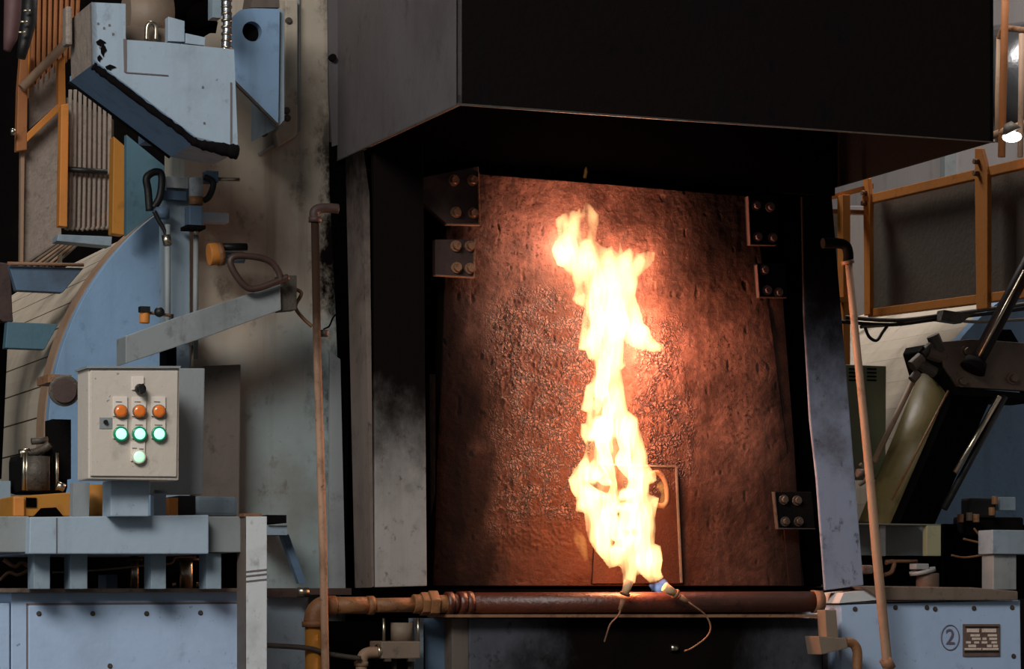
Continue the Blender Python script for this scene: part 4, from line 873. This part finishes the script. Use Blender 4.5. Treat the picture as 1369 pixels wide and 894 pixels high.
tc = bpy.data.curves.new('digit_curve', 'FONT'); tc.body = '2'; tc.size = .074; tc.align_x = 'CENTER'; tc.align_y = 'CENTER'; tc.extrude = .0012
to = bpy.data.objects.new('digit_tmp', tc); me = bpy.data.meshes.new_from_object(to); me.name = 'digit_mark'; bpy.data.objects.remove(to); me.materials.append(M['purple'])
dg = bpy.data.objects.new('digit_mark', me); COL.objects.link(dg); dg.parent = rc; dg.location = cn-D*.0022-rc.location; dg.rotation_euler = (math.pi/2, 0, YAW)
np_ = B().rect(1288, 834, 1337, 877, -.106, .006).build('nameplate', 'plate', rc, bevel=.001)
B().rect(1291, 837, 1335, 838.6, -.109, .004).build('frame_line', 'rub', np_); B().rect(1290, 870, 1336, 871.5, -.109, .004).build('frame_line', 'rub', np_)
rows = [(840, 5, [(1293, 1309), (1313, 1332)]), (847.5, 3, [(1298, 1310), (1321, 1333)]), (852, 3.2, [(1300, 1311), (1314, 1319), (1323, 1333)]), (857, 3, [(1292, 1298), (1303, 1309), (1313, 1320), (1326, 1333)]), (861.5, 3.4, [(1295, 1305), (1320, 1326), (1328, 1334)]), (866, 2.5, [(1290, 1312), (1314, 1335)])]
for y, h_, xs_ in rows:
    for x0, x1 in xs_: B().rect(x0, y, x1, y+h_, -.1085, .003).build('text_block', 'platehi', np_)
# items above right cabinet
br = thing('channel_bracket', 'grey open channel bracket with pale end plate under the hydraulic cylinder', 'bracket', Pd(1210, 762, .3))
B().rect(1138, 699, 1258, 702, .18, .3).build('top_flange', 'steel', br); B().rect(1138, 703, 1242, 742, .36, .02).build('web', 'boxside', br); B().rect(1239, 702, 1258, 743, .18, .03).build('end_plate', 'gbox', br, bevel=.002); B().rect(1176, 702, 1184, 743, .2, .03).build('rib', 'boxside', br)
B().rect(1140, 742, 1258, 783, .45, .03).build('skirt', 'void', br)
vv = thing('round_valve', 'squat round dark valve with flat grey cap on the brown slab', 'valve', Pd(1238, 786, .1))
B().tube([Pd(1240, 787, .15), Pd(1240, 766, .15)], .040, 24).build('body', 'brownhead', vv, bevel=.003); B().tube([Pd(1234, 766, .15), Pd(1233, 761, .15)], .046, 24).build('flange', 'boxside', vv); B().rect(1225, 753, 1242, 761, .12, .05).build('cap', 'boxside', vv, bevel=.003)
b = B(); b.tube(smooth_path(PP([(1184, 752), (1195, 751), (1192, 764), (1183, 768)], .2)), .008, 8); b.tube(PP([(1184, 750), (1226, 750)], .22), .006, 8); T(b.build('rusty_bent_pipe', 'rust'), 'bent rusty pipe on the slab beside the round valve', 'pipe')
b = B(); b.rect(1153, 755, 1168, 767, .1, .06); T(b.build('grey_junction_block', 'panelgrey', bevel=.008), 'small grey junction block behind the slanting riser pipe', 'block')
lb = thing('blue_l_bracket', 'dull blue stepped bracket at the right edge above the cabinet', 'bracket', Pd(1350, 790, .2))
B().rect(1327, 708, 1420, 741, .1, .1).build('arm', 'blue', lb, bevel=.003); B().rect(1328, 741, 1359, 788, .12, .08).build('leg', 'boxside', lb, bevel=.003)
dv = thing('valve_manifold', 'dark manifold with small brass fittings and looped wires at right', 'valve manifold', Pd(1320, 760, .5))
B().rect(1262, 700, 1420, 800, .55, .1).build('back_plate', 'void', dv); B().rect(1288, 690, 1369, 716, .5, .08).build('body', 'black', dv, bevel=.01)
B().rect(1295, 665, 1332, 692, .48, .06).build('cap_block', 'rub', dv, bevel=.01)
for x, y, m_ in ((1284, 692, 'ochre'), (1305, 692, 'ochre'), (1326, 683, 'ochre'), (1330, 668, 'ochre'), (1296, 690, 'brownhead')): B().tube(PP([(x, y+6), (x, y-5)], .44), .012, 10).build('brass_fitting', m_, dv, bevel=.002)
B().rect(1338, 664, 1358, 682, .45, .04).build('side_block', 'blue', dv, bevel=.002)
for pts in ([(1288, 720), (1310, 725), (1328, 724)], [(1302, 706), (1312, 716), (1330, 717)], [(1272, 742), (1290, 745), (1318, 741)]): B().tube(smooth_path(PP(pts, .42)), .004, 6).build('wire', 'ochre', dv)
b2 = thing('lower_fitting', 'brown flange and tan elbow pipe at the foot of the slanting riser', 'fitting', Pd(1130, FL, -.1))
B().poly([(1094, 850), (1132, 853), (1134, 866), (1098, 875)], -.22, .1).build('flange', 'beigebox', b2, bevel=.003); B().poly([(1103, 815), (1118, 815), (1121, 852), (1105, 852)], -.2, .06).build('stem_block', 'beigebox', b2, bevel=.003)
B().tube(smooth_path(PP([(1130, 858), (1140, 860), (1146, 870), (1146, 890)], -.2))+[Pd(1146, FL, -.2)], .016, 14).build('elbow_pipe', 'ochre', b2)
